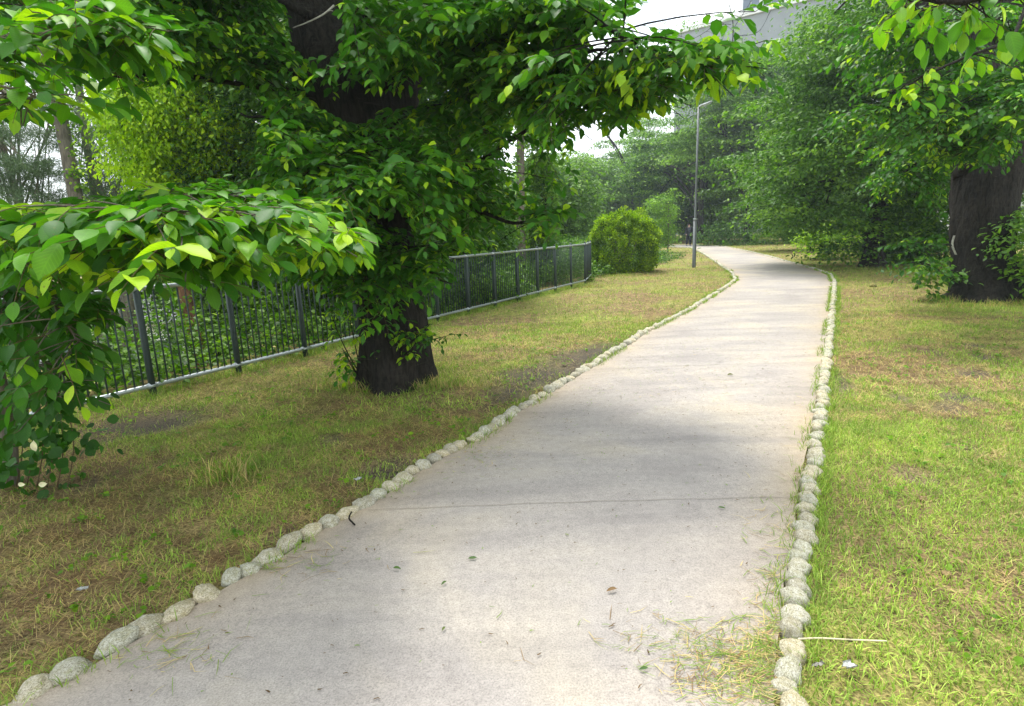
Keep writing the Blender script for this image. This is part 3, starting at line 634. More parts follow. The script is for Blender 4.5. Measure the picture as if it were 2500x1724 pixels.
# the low limb whose leaves hang close to the camera, top right
kc = dict(lod=0, ls=.105, spacing=.055, tip=.5, tone=(.45, .8), hang=1.1, droop=.3, width=.26)
foliate(lb, tb, wb, cut([(2440, -100, 9), (2520, -260, 5), (2520, -120, 3.2), (2420, -20, 2.8), (2300, 20, 2.7), (2200, 20, 2.8)]), .05, .004, 9, seclen=(.08, .25), twig=(.1, .2), start=.55, avoid=[(0, 100, 3000, 1800)], **kc)
foliate(lb, tb, wb, cut([(2520, -160, 4.2), (2480, 60, 3.9), (2360, 140, 3.7), (2260, 180, 3.7), (2210, 220, 3.8)]), .014, .004, 7, seclen=(.1, .25), twig=(.1, .22), start=.3, avoid=[(0, 300, 3000, 1800)], **dict(kc, tone=(.3, .8), tip=.6))
for k in range(13):
    a = k * 2.4; rad = 1 + 3.4 * (k % 7) / 7; s0 = trr[-1]; top = Vector((s0[0] + math.cos(a) * rad + .5, s0[1] + math.sin(a) * rad + 1.0, 6.6 + (k % 5) * .6))
    foliate(lb, tb, wb, [s0, (Vector(s0) + top) / 2 + Vector((0, 0, .4)), top], .08, .02, 14, seclen=(.5, 1.3), twig=(.3, .6), tstep=.22, ls=.16, spacing=.08, lod=2, stems=False, avoid=[(0, 0, 2500, 700)])
lb.build('crown', M_leaf, rt, uv=True); wb.build('branches', M_bark, rt, tone=False); tb.build('twigs', M_twig, rt, tone=False)
DENS = 1
# second right tree, crown sweeping to the ground
b = G(2130, 652)
def cut2(p):
    px, py, d = proj(p); return px < 1830 + max(0, (py - 480)) * 1.6 + max(0, 330 - py) * .55 + 40 * math.sin(py * .045) or (py > 590 and px > 2230)
gtree('cherry_tree', 'dense dark cherry sweeping low over the grass, behind the huge right trunk', b, 11, .42, (.4, .8, 5.0, 5.8, 4.0, 5.4), M_leaf_far, 430, 190, .145, 1.1, (.04, .78), 1, cut_=cut2, limbs=14, squash=.12)
b = G(2010, 612)
gtree('leafy_tree', 'light green small tree beside the path bend, in front of the pale far wall', b + Vector((0, 1.5, 0)), 6.5, .12, (-.4, 0, 3.6, 3.4, 2.4, 3.8), M_leaf_far, 300, 110, .14, .7, (.3, .98), 1, squash=.17, cut_=lambda p: proj(p)[0] < 1760 + max(0, proj(p)[1] - 530) * 3 or proj(p)[1] < 130)
# far cherries around the bend
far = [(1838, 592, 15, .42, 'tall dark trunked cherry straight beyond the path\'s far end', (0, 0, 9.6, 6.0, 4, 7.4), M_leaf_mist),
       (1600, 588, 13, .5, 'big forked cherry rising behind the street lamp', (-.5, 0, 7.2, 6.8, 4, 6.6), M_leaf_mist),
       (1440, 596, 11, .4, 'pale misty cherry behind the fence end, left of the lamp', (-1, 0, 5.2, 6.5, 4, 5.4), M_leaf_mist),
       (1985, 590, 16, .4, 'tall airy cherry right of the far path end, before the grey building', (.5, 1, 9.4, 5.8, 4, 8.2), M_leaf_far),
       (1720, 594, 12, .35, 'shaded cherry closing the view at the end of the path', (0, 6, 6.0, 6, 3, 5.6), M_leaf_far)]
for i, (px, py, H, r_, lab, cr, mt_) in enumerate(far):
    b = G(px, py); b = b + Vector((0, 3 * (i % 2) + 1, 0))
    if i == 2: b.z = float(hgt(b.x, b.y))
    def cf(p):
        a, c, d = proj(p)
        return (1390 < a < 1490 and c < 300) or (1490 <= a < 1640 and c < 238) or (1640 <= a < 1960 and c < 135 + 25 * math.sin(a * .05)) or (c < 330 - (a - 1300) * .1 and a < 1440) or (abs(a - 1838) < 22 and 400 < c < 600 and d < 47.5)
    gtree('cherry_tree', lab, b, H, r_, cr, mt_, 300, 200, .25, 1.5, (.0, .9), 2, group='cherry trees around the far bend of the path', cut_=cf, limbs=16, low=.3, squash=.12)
# bare topped tree against the sky
def baretree(name, lab, stem, brs, r0):
    t = thing(name, lab, 'tree', tuple(stem[0])); wb = Buf(); tube(wb, smoothpath(stem, 24), np.linspace(r0, r0 * .35, 24), 10)
    for bb in brs:
        q = smoothpath(bb, 14) + np.cumsum(rng.normal(0, .02, (14, 3)), 0); tube(wb, q, np.linspace(r0 * .3, .012, 14), 6)
        for k in range(5):
            j = 4 + k * 2; d = nrm(rng.normal(0, 1, 3) + [0, 0, .3]); tube(wb, smoothpath([q[j], q[j] + d * .5 + [0, 0, .1], q[j] + d * 1.1], 5), np.linspace(.02, .006, 5), 4)
    wb.build('trunk', M_bark, t, tone=False); return t
D1 = 52
g0 = P(1780, 600, D1); g0.z = 0
t = baretree('bare_tree', 'thin dark tree with leafless top branches forking against the white sky', [g0, P(1785, 400, D1), P(1782, 200, D1), P(1790, 70, D1), P(1780, 10, D1)],
    [[P(1790, 70, D1), P(1830, 10, D1), P(1860, -60, D1)], [P(1785, 200, D1), P(1800, 230, D1), P(1815, 245, D1)], [P(1785, 60, D1), P(1700, 55, D1), P(1600, 30, D1)], [P(1782, 30, D1), P(1745, 60, D1), P(1690, 90, D1), P(1620, 60, D1)], [P(1782, 110, D1), P(1740, 80, D1), P(1730, -20, D1)], [P(1790, 90, D1), P(1850, 80, D1), P(1880, 30, D1)]], .10)
lbx = Buf(); crown_clusters(lbx, [tuple(P(x, y, D1)) for x, y in ((1790, 75), (1830, 95), (1770, 110), (1810, 130), (1850, 140), (1740, 120), (1700, 60), (1660, 62), (1760, 150), (1790, 165), (1730, 160))], 1.1, 60, .28, 2, (.3, .8)); lbx.build('crown', M_leaf_mist, t)
D2 = 57; g0 = P(1545, 590, 57)
baretree('dead_tree', 'dead grey branch stem standing above the far foliage, under the sky gap', [Vector((g0.x, g0.y, 0)), P(1540, 450, D2), P(1508, 365, D2), P(1465, 310, D2), P(1452, 262, D2)], [[P(1500, 360, D2), P(1470, 320, D2), P(1435, 305, D2)], [P(1520, 400, D2), P(1490, 330, D2), P(1500, 300, D2)]], .15)
# sapling beside the bush
b = G(1630, 617); b.x -= 0
gtree('maple_sapling', 'slim light green sapling between the round bush and the lamp', b, 3.9, .05, (0, 0, 2.0, 1.25, 1.1, 1.75), M_leaf_far, 90, 50, .11, .34, (.45, 1.), 1, bark=M_bark_grey, limbs=7, cut_=lambda p: proj(p)[0] > 1650 and proj(p)[1] > 480)
# round bush
bb = G(1518, 668)
bu = thing('round_bush', 'clipped bright yellow green round bush at the fence end', 'bush', tuple(bb)); Dw = (bb - CAMP).dot(CM.to_3x3() @ Vector((0, 0, -1)))
cw = P(1524, 604, Dw + .75); rx = 82 / FPX * Dw; rz = 84 / FPX * Dw
n = 900; q = nrm(rng.normal(0, 1, (n, 3))); q[:, 2] = np.where(q[:, 2] < -.75, -.75, q[:, 2])
bump = 1 + .5 * (fbm(q[:, 0] * 4.5 + 9, q[:, 2] * 4.5 + q[:, 1] * 4 + 3, 3) - .5) + rng.normal(0, .05, n)
cc = np.array(tuple(cw)) + np.sign(q) * np.abs(q) ** .85 * (bump * .93)[:, None] * [rx, rx, rz]; per = 44
c = np.repeat(cc, per, 0); g = nrm(rng.normal(0, 1, c.shape) + np.repeat(q, per, 0) * .8 + UP * .4); p = c + g * rng.uniform(.02, .15, (len(c), 1)); ok = p[:, 2] > .02; p = p[ok]; g = g[ok]
out = (p - np.array(tuple(cw))) / [rx, rx, rz]; rr_ = np.linalg.norm(out, axis=1); tn = rng.uniform(.0, .5, len(p)) + .5 * np.clip((rr_ - .9) / .15, 0, 1) * rng.random(len(p)) + np.repeat(rng.normal(0, .12, n), per)[ok]  # inner shade of the bush painted into tone: inside leaves darker, outer lighter
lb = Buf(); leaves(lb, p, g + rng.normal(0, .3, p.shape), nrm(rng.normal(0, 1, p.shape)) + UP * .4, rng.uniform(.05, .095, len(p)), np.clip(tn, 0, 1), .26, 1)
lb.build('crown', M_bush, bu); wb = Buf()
for k in range(9):
    a = k * .7; tube(wb, smoothpath([(cw.x + .08 * math.cos(a), cw.y + .08 * math.sin(a), -.05), (cw.x + .3 * math.cos(a), cw.y + .3 * math.sin(a), .6), (cw.x + .55 * math.cos(a), cw.y + .55 * math.sin(a), 1.3)], 8), np.linspace(.035, .01, 8), 6)
wb.build('stems', M_bark_grey, bu, tone=False)

# ------------------------------------------------------------------ beyond the fence: trees and shrubs on the slope
def gz(x, y): return Vector((x, y, float(hgt(x, y))))
def beyond(px, py, d):
    p = P(px, py, d); return gz(p.x, p.y)
# ivy-clad pole-like trunk
def ivytrunk(lab, px, d, topy, r_, lean=0, mat=M_bark_grey, ivyn=900, ytop=None, ivyside=0, base_y=620, basex=None):
    b_ = beyond(px if basex is None else basex, base_y, d); t = thing('ivy_clad_tree', lab, 'tree', tuple(b_), 'trees on the slope beyond the fence'); wb = Buf()
    path_ = smoothpath([b_ - Vector((0, 0, .3)), (b_ * .5 + P(px + lean * .5, (base_y + topy) / 2, d) * .5), P(px + lean, topy, d)], 40); tube(wb, path_, np.linspace(r_, r_ * .6, 40), 20, bark_bumps(px, .1)); wb.build('trunk', mat, t, tone=False)
    lb = Buf(); k = rng.integers(0, 40, ivyn); a = rng.uniform(0, 2 * math.pi, ivyn) if not ivyside else rng.normal(ivyside, .7, ivyn)
    dn = fbm(k * .25 + px, a * .6, 3) > .45
    k = k[dn]; a = a[dn]; o_ = np.stack([np.cos(a), np.sin(a), 0 * a], -1); p = path_[k] + o_ * (r_ * rng.uniform(.9, 1.5, len(k)))[:, None] + rng.normal(0, .08, (len(k), 3)) * [.3, .3, 1]
    leaves(lb, p, rdir(len(k), .3) - UP * .5, o_ + UP * .3 + rng.normal(0, .3, p.shape), rng.uniform(.05, .1, len(k)), rng.uniform(0.1, 1, len(k)), .4, 1)
    lb.build('ivy', M_ivy, t); return t, path_
ivytrunk('straight grey trunk patched with ivy behind the fence, right of the main tree', 1270, 17.5, 200, .17, 0, ivyn=3200)
ivytrunk('grey pine trunk leaning left with ivy along its right side', 205, 13, 120, .20, -90, ivyn=2600, ivyside=-.3, base_y=560)
ivytrunk('thin dark trunk leaning left behind the leaning grey pine trunk', 235, 15, 100, .14, -60, ivyn=1500, base_y=560)
ivytrunk('reddish leaning trunk seen low between the fence bars', 500, 9.6, 560, .13, -90, mat=M_bark_red, ivyn=900, base_y=900)
ivytrunk('pale grey thick trunk seen low through the left fence panel', 335, 8.8, 600, .17, -30, ivyn=250, base_y=960)
# columnar ivy mass right of the pole
def blobtree(name, lab, c, r3, n, ls, mat, tone, per=45, crad=.5, trunk=True, squash=.7, group='trees on the slope beyond the fence', lod=2, cat='tree', hang=.3):
    base = gz(c[0], c[1]); t = thing(name, lab, cat, tuple(base), group); wb = Buf()
    if trunk: tube(wb, smoothpath([base - Vector((0, 0, .3)), Vector((c[0] + .1, c[1], (base.z + c[2]) / 2)), Vector(c) + Vector((0, 0, r3[2] * .6))], 16), np.linspace(.16, .04, 16), 12); wb.build('trunk', M_bark, t, tone=False)
    q = nrm(rng.normal(0, 1, (n, 3))) * (rng.random((n, 1)) ** .33); q = q * (1 + .5 * (fbm(q[:, 0] * 3 + 8 + c[0], q[:, 2] * 3 + q[:, 1] * 2 + 5, 3) - .5))[:, None]
    cl = np.array(tuple(c)) + q * np.array(r3); cl = cl[sdrop(cl[:, 0], cl[:, 1]) > crad * .9] if group.startswith('trees on') else cl; n = len(cl); lb = Buf(); crown_clusters(lb, cl, crad * rng.uniform(.6, 1.3, n), per, ls, lod, tone, squash=squash, hang=hang); lb.build('crown', mat, t); return t
blobtree('cedar_tree', 'tall narrow green tree right behind the ivy patched grey trunk', P(1322, 470, 19), (.5, .5, 3.2), 180, .11, M_leaf_far, (.3, .95), 90, crad=.3)
blobtree('cypress_tree', 'bright yellow green conifer beyond the fence, left of the main trunk', P(440, 340, 12), (1.5, 1.2, 2.2), 420, .095, M_leaf_bright, (.3, 1), 110, .34, hang=.8)
blobtree('cypress_tree', 'small vivid yellow green conifer tip above the near leafy branch', P(648, 470, 13), (.42, .4, .9), 90, .08, M_leaf_bright, (.4, 1), 90, .2, hang=0)
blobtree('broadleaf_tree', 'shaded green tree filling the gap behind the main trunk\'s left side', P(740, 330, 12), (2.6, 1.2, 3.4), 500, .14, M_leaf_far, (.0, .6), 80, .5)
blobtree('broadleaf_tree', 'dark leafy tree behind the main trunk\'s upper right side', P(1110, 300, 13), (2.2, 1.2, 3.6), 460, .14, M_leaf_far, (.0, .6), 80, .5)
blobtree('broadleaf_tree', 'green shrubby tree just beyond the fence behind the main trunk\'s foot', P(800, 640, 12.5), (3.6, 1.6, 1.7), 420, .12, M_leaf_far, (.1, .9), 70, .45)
blobtree('broadleaf_tree', 'high green crown showing at the top left behind the near leaves', P(430, -10, 18), (6.5, 2, 2.4), 460, .14, M_leaf_far, (.1, .7), 80, .55)
blobtree('broadleaf_tree', 'pale green tree far behind the fence, left of the fence end', P(1390, 510, 30), (3.4, 2, 2.6), 240, .22, M_leaf_mist, (.1, .8), 80, .8)
blobtree('broadleaf_tree', 'shaded tree low on the slope behind the left fence panels', P(560, 640, 15), (3.6, 1.6, 2.0), 320, .14, M_leaf_far, (.0, .8), 70, .5)
blobtree('broadleaf_tree', 'broad tree beyond the fence between the main tree and the grey trunk', P(1130, 560, 20), (2.6, 1.6, 2.6), 320, .15, M_leaf_far, (.1, .9), 80, .6)
# pines on the left with sky between
def pine(lab, base, cl, crad, n, ls=.16):
    t = thing('pine_tree', lab, 'tree', tuple(base), 'trees on the slope beyond the fence'); wb = Buf(); top = Vector(max(cl, key=lambda p: p[2]))
    sp_ = smoothpath([base - Vector((0, 0, .3)), (base + top) / 2 + Vector((.2, 0, 0)), top], 24); tube(wb, sp_, np.linspace(.18, .04, 24), 14)
    for c_ in cl: j = rng.integers(8, 22); tube(wb, smoothpath([sp_[j], (Vector(sp_[j]) + Vector(c_)) / 2, c_], 8), np.linspace(.03, .008, 8), 5)
    wb.build('trunk', M_bark_grey, t, tone=False)
    c = np.array([tuple(x) for x in cl]); m_ = len(c) * n; cc = np.repeat(c, n, 0) + rng.normal(0, 1, (m_, 3)) * [crad, crad, crad * .35]
    tuft = 9; cc = np.repeat(cc, tuft, 0); lb = Buf(); d = nrm(rng.normal(0, 1, cc.shape) + UP * .5)
    leaves(lb, cc, d, rng.normal(0, 1, cc.shape), rng.uniform(.6, 1.2, len(cc)) * ls, rng.uniform(0, 1, len(cc)), .035, 2, 0, .05); lb.build('crown', M_pine, t)
pr = random.Random(4)
def pcl(x0, x1, y0, y1, d, n): return [P(pr.uniform(x0, x1), pr.uniform(y0, y1), d + pr.uniform(-1, 1)) for _ in range(n)]
pine('grey green pine at the left edge with white sky showing between its tufts', beyond(60, 560, 14), pcl(-60, 120, 300, 520, 14, 22) + pcl(-60, 200, 150, 260, 14, 12), .4, 110)
pine('grey green pine right of the leaning trunks, tufts over pale sky', beyond(290, 560, 15), pcl(180, 330, 260, 520, 15, 24), .4, 110)
pine('low pine boughs below the leaning trunks at the left', beyond(160, 620, 16), pcl(-40, 330, 460, 640, 16, 30), .5, 110)

# ------------------------------------------------------------------ undergrowth beyond the fence
def scatter(n, fn_):
    out = []
    while len(out) < n:
        p = fn_(); out.append(p)
    return np.array(out)
lb = Buf()
u = rng.uniform(-9, 26, 11000); v = rng.uniform(.15, 9, 11000) ** 1.0
p = np.array([[F0.x + fd.x * a + fn.x * b_, F0.y + fd.y * a + fn.y * b_, 0] for a, b_ in zip(u, v)])
p[:, 2] = hgt(p[:, 0], p[:, 1])
den = fbm(p[:, 0] * .9, p[:, 1] * .9, 3) > .40; p = p[den]; v = v[den]
n = len(p); hh = rng.uniform(.05, .7, n) * (.3 + 1.5 * np.clip((v - .4) / 2, 0, 1))
pc = p + np.stack([0 * hh, 0 * hh, hh], -1)
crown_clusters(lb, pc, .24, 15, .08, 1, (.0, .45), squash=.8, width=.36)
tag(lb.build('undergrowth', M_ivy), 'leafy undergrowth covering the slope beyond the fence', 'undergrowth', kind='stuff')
# shrubs on the right behind the trunk and at the far right
blobtree('shrub', 'glossy green shrub at the right edge beside the huge trunk', P(2545, 620, 10.5), (.8, .7, .95), 60, .1, M_leaf_far, (.4, 1), 45, .3, group='shrubs on the right lawn', lod=1, cat='shrub', trunk=False)
blobtree('shrub', 'low broad leaved shrub against the left side of the huge trunk', P(2300, 672, 11), (.45, .4, .35), 12, .12, M_leaf_far, (.2, .8), 26, .24, group='shrubs on the right lawn', lod=1, cat='shrub', trunk=False)
blobtree('shrub', 'sunlit pale green shrub in the gap under the second right tree', P(2040, 585, 24), (1.7, .8, .75), 70, .14, M_leaf_bright, (.2, .8), 36, .4, group='shrubs on the right lawn', lod=1, cat='shrub', trunk=False)
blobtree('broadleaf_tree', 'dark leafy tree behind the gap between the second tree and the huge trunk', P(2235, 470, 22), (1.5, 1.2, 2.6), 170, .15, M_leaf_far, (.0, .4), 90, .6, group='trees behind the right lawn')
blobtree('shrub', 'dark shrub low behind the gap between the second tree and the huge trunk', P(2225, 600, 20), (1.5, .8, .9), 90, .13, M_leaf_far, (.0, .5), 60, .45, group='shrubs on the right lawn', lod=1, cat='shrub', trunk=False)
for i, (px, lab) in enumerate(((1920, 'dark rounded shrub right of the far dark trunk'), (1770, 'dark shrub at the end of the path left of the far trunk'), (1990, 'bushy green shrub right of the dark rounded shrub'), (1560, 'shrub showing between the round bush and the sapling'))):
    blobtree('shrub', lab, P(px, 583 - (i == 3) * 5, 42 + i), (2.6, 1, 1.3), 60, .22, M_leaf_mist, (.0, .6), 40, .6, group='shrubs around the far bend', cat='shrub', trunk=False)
# dark wood mass far behind to close gaps between the trunks
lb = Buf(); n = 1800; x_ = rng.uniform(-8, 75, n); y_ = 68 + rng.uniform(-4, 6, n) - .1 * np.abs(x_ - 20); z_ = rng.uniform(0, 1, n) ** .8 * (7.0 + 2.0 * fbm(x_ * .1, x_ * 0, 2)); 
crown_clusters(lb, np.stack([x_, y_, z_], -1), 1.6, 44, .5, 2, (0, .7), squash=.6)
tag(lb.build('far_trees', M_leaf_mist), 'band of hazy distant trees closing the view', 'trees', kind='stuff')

# ------------------------------------------------------------------ fence
M_fence = plain('grey_green_steel', (.035, .052, .048), .6, .3, 0, 40, .15)
M_rail = plain('galvanised_rail', (.42, .46, .47), .38, .6, .6, 60, .12)
fo = thing('metal_fence', 'dark grey steel railing fence along the left lawn, round galvanised top and bottom rails', 'fence', tuple(F0))
posts = [G(375, 963), G(612.8, 914.5), G(794, 867.6), G(1047, 803.7), G(1141, 780.7), G(1218, 755), G(1284.6, 739), G(1340, 719), G(1387.7, 705), G(1428.7, 693)]
Lf = (F1 - F0).length; proj_s = [(p - F0).dot(fd) for p in posts]; print('POSTS', [round(s, 2) for s in proj_s], [round((p - F0).dot(fn), 2) for p in posts])
npan = round(Lf / ((proj_s[1]))) if proj_s[1] > 1 else 10
STEP = Lf / max(1, npan); print('STEP', STEP, npan)
FH = 1.17
def fpt(s, z=0):
    if s <= Lf: return Vector((F0.x + fd.x * s, F0.y + fd.y * s, z))
    return Vector((F1.x + fd2.x * (s - Lf), F1.y + fd2.y * (s - Lf), z))
k0 = -4; kend = npan + 2
for k in range(k0, kend + 1):
    p = fpt(k * STEP); bm = bmesh.new(); ang = math.atan2(fd.y, fd.x)
    bm_box(bm, p + Vector((0, 0, FH / 2 - .05)) - F0, (.055, .055, FH + .1), Matrix.Rotation(ang, 4, 'Z'))
    bmesh.ops.bevel(bm, geom=bm.edges[:], offset=.006, segments=2, affect='EDGES')
    bmesh.ops.create_uvsphere(bm, u_segments=12, v_segments=8, radius=.034, matrix=Matrix.Translation(p + Vector((0, 0, FH + .022)) - F0))
    from_bm(bm, 'post', M_fence, fo)
def rail(z, nm, rad):
    b_ = Buf(); tube(b_, [fpt(k0 * STEP, z), fpt(0, z), fpt(Lf, z)], rad, 14); tube(b_, [fpt(Lf, z), fpt(kend * STEP, z)], rad, 14)
    for k in range(k0, kend + 1):   # collars where rails meet the posts
        tube(b_, [fpt(k * STEP - .045, z), fpt(k * STEP + .045, z)], rad * 1.28, 14)
    return b_.build(nm, M_rail, fo, tone=False)
rail(FH - .02, 'top_rail', .024); rail(.10, 'bottom_rail', .024)
NB = 11; allb = []
for k in range(k0, kend):
    for j in range(1, NB + 1): allb.append(k * STEP + STEP * j / (NB + 1))
nearb = [s for s in allb if s > -2.9][:100]; farb = [s for s in allb if s not in nearb]
bar = Buf(); tube(bar, [(0, 0, 0), (0, 0, FH - .16)], .0085, 8); b0_ = bar.build('baluster', M_fence, None, tone=False)
for i, s in enumerate(nearb):
    o = b0_ if i == 0 else b0_.copy()
    if i: C.objects.link(o)
    o.parent = fo; o.location = fpt(s, .12) - F0
rest = Buf()
for s in farb: tube(rest, [fpt(s, .12), fpt(s, FH - .04)], .0085, 6)
o = rest.build('far_balusters', M_fence, fo, tone=False); o['kind'] = 'stuff'

# ------------------------------------------------------------------ street lamp
lp = G(1694, 651); lamp = thing('street_lamp', 'tall slim grey lamp post with flat light head beside the path', 'street lamp', tuple(lp))
Dl = (lp - CAMP).dot(CM.to_3x3() @ Vector((0, 0, -1))); HL = P(1702, 277, Dl).z; print('LAMP', lp, HL)
M_pole = plain('grey_painted_pole', (.15, .16, .155), .4, .5, .5, 20, .1)
b_ = Buf(); tube(b_, [lp + Vector((0, 0, z)) for z in (-.2, 0, .01, 1.8)], [.072, .072, .07, .068], 24); b_.build('lower_pole', M_pole, lamp, tone=False)
b_ = Buf(); tube(b_, [lp + Vector((0, 0, 1.78)), lp + Vector((0, 0, 1.83))], [.078, .078], 24); b_.build('collar', M_rail, lamp, tone=False)
b_ = Buf(); tube(b_, [lp + Vector((0, 0, z)) for z in (1.82, 1.86, 3.5, HL)], [.06, .043, .04, .036], 20); b_.build('upper_pole', M_pole, lamp, tone=False)
bm = bmesh.new(); bm_box(bm, Vector((.24, -.02, HL + .09)), (.46, .2, .075), Matrix.Rotation(R(-18), 4, 'Y')); bmesh.ops.bevel(bm, geom=bm.edges[:], offset=.018, segments=3, affect='EDGES')
from_bm(bm, 'lamp_head', plain('lamp_head_grey', (.5, .52, .52), .35, .5, .3), lamp)
bm = bmesh.new(); bm_box(bm, Vector((.28, -.02, HL + .062)), (.32, .16, .02), Matrix.Rotation(R(-18), 4, 'Y')); from_bm(bm, 'lamp_lens', plain('lens_white', (.85, .86, .88), .2, .6), lamp)

# ------------------------------------------------------------------ walking person
pp_ = G(1681, 601); person = thing('person', 'person in dark clothes walking on the far path beside the lamp post', 'person', tuple(pp_))
def skin(name, verts, edges, rad, mat, parent, sub=2):
    me = bpy.data.meshes.new(name); me.from_pydata(verts, edges, []); o = bpy.data.objects.new(name, me); C.objects.link(o)
    md = o.modifiers.new('skin', 'SKIN'); md.use_smooth_shade = True
    for v, r_ in zip(me.skin_vertices[0].data, rad): v.radius = (r_, r_) if not isinstance(r_, tuple) else r_
    me.skin_vertices[0].data[0].use_root = True
    s = o.modifiers.new('sub', 'SUBSURF'); s.levels = sub; s.render_levels = sub
    dg = bpy.context.evaluated_depsgraph_get(); m2 = bpy.data.meshes.new_from_object(o.evaluated_get(dg)); o.modifiers.clear(); o.data = m2
    m2.materials.clear(); m2.materials.append(mat); o.parent = parent; return o
M_skin = plain('skin', (.42, .27, .2), .6); M_dark = plain('dark_cloth', (.025, .027, .033), .85, .2); M_hair = plain('black_hair', (.015, .013, .012), .5); M_grey = plain('grey_cloth', (.16, .17, .18), .85)
V = [(0, 0, .92), (0, 0, 1.15), (0, 0, 1.38), (0, -.01, 1.47), (0, -.02, 1.54), (0, -.025, 1.62), (.09, 0, .88), (.10, -.08, .5), (.10, -.02, .09), (.10, -.12, .04), (-.09, 0, .88), (-.10, .06, .5), (-.10, .2, .12), (-.10, .12, .04),
     (.18, 0, 1.36), (.23, .04, 1.1), (.23, -.06, .88), (.23, -.09, .8), (-.18, 0, 1.36), (-.23, -.02, 1.1), (-.23, -.12, .9), (-.23, -.15, .82)]
E = [(0, 1), (1, 2), (2, 3), (3, 4), (4, 5), (0, 6), (6, 7), (7, 8), (8, 9), (0, 10), (10, 11), (11, 12), (12, 13), (2, 14), (14, 15), (15, 16), (16, 17), (2, 18), (18, 19), (19, 20), (20, 21)]
rd = [.09, .09, .10, .05, .07, .08, .06, .05, .04, .035, .06, .05, .04, .035, .05, .04, .035, .035, .05, .04, .035, .035]
skin('body', V, E, rd, M_skin, person)
skin('trousers', [V[i] for i in (0, 6, 7, 8, 10, 11, 12)], [(0, 1), (1, 2), (2, 3), (0, 4), (4, 5), (5, 6)], [.17, .13, .10, .08, .13, .10, .08], M_dark, person)
skin('jacket', [(0, 0, .9), V[1], V[2], V[14], V[15], V[16], V[18], V[19], V[20]], [(0, 1), (1, 2), (2, 3), (3, 4), (4, 5), (2, 6), (6, 7), (7, 8)], [.19, .19, .20, .11, .08, .06, .11, .08, .06], M_dark, person)
skin('hair', [(0, .0, 1.62), (0, .0, 1.68), (0, .05, 1.56)], [(0, 1), (0, 2)], [.115, .10, .09], M_hair, person)
for sx, q in ((.10, V[8]), (-.10, V[12])):
    bm = bmesh.new(); bmesh.ops.create_uvsphere(bm, u_segments=12, v_segments=8, radius=1, matrix=Matrix.Translation((sx, q[1] - .06, .045)) @ Matrix.Diagonal((.05, .13, .05, 1))); from_bm(bm, 'shoe', M_grey, person)

# ------------------------------------------------------------------ buildings
M_conc = plain('pale_concrete', (.27, .29, .31), .85, .2, 0, .35, .10); M_white = plain('white_wall', (.72, .73, .73), .7, .2, 0, .5, .05); M_glass = plain('window_glass', (.10, .13, .17), .12, .8, 0, .3, .2)
M_frame = plain('white_frame', (.7, .7, .7), .5); M_pink = plain('terracotta_wall', (.48, .33, .25), .8, .2, 0, .5, .1)
A = P(1650, 90, 92); B = P(1940, 24, 81); ztop = 31.5; A.z = B.z = 0; dv = (B - A).normalized(); nv = Vector((dv.y, -dv.x, 0))
if nv.y > 0: nv = -nv
B2 = A + dv * 95
bd = thing('apartment_building', 'large pale grey concrete building above the far trees, window band on top', 'building', tuple(A))
ang = math.atan2(dv.y, dv.x); RZ = Matrix.Rotation(ang, 4, 'Z'); Lb = 95
def bbox(name, mat, u0, u1, v0, v1, z0, z1, parent=bd, bev=0):
    bm = bmesh.new(); bm_box(bm, Vector(((u0 + u1) / 2, (v0 + v1) / 2, (z0 + z1) / 2)), (u1 - u0, abs(v1 - v0), z1 - z0)); 
    o = from_bm(bm, name, mat, parent, False); o.rotation_euler.z = ang; return o
# v axis: negative = towards the camera
sg_ = -1 if nv.dot(Vector((-dv.y, dv.x, 0))) < 0 else 1
bbox('wall', M_conc, 0, Lb, 0, 14, -1, ztop)
bbox('parapet', M_frame, -.3, Lb, -.35, 14.2, ztop, ztop + .5)
bbox('upper_storey', M_white, 9.5, 22, 1.2, 13, ztop + .5, ztop + 6.5)
bbox('upper_storey', M_pink, 22, Lb, 1.5, 13, ztop + .5, ztop + 9)
for k in range(4):
    u = 10.1 + k * 2.9; f = bbox('window', M_frame, u - .1, u + 2.4, 1.08, 1.19, ztop + 1.0, ztop + 4.7); g_ = bbox('pane', M_glass, u, u + 1.08, 1.0, 1.07, ztop + 1.2, ztop + 4.5, None); g_.rotation_euler.z = 0; g_.parent = f
    g_ = bbox('pane', M_glass, u + 1.2, u + 2.3, 1.0, 1.07, ztop + 1.2, ztop + 4.5, None); g_.rotation_euler.z = 0; g_.parent = f
for k in range(10):
    for r_ in range(6):
        u = 14 + k * 6.4; z = 25.4 - r_ * 4.1
        f = bbox('window', M_frame, u - .12, u + 1.9, -.10, -.01, z - .1, z + 2.1); g_ = bbox('pane', M_glass, u, u + 1.78, -.16, -.11, z, z + 2.0, None); g_.rotation_euler.z = 0; g_.parent = f
for u in (24, 44, 64): bbox('drain_pipe', M_frame, u, u + .25, -.3, -.02, 0, ztop - .2)
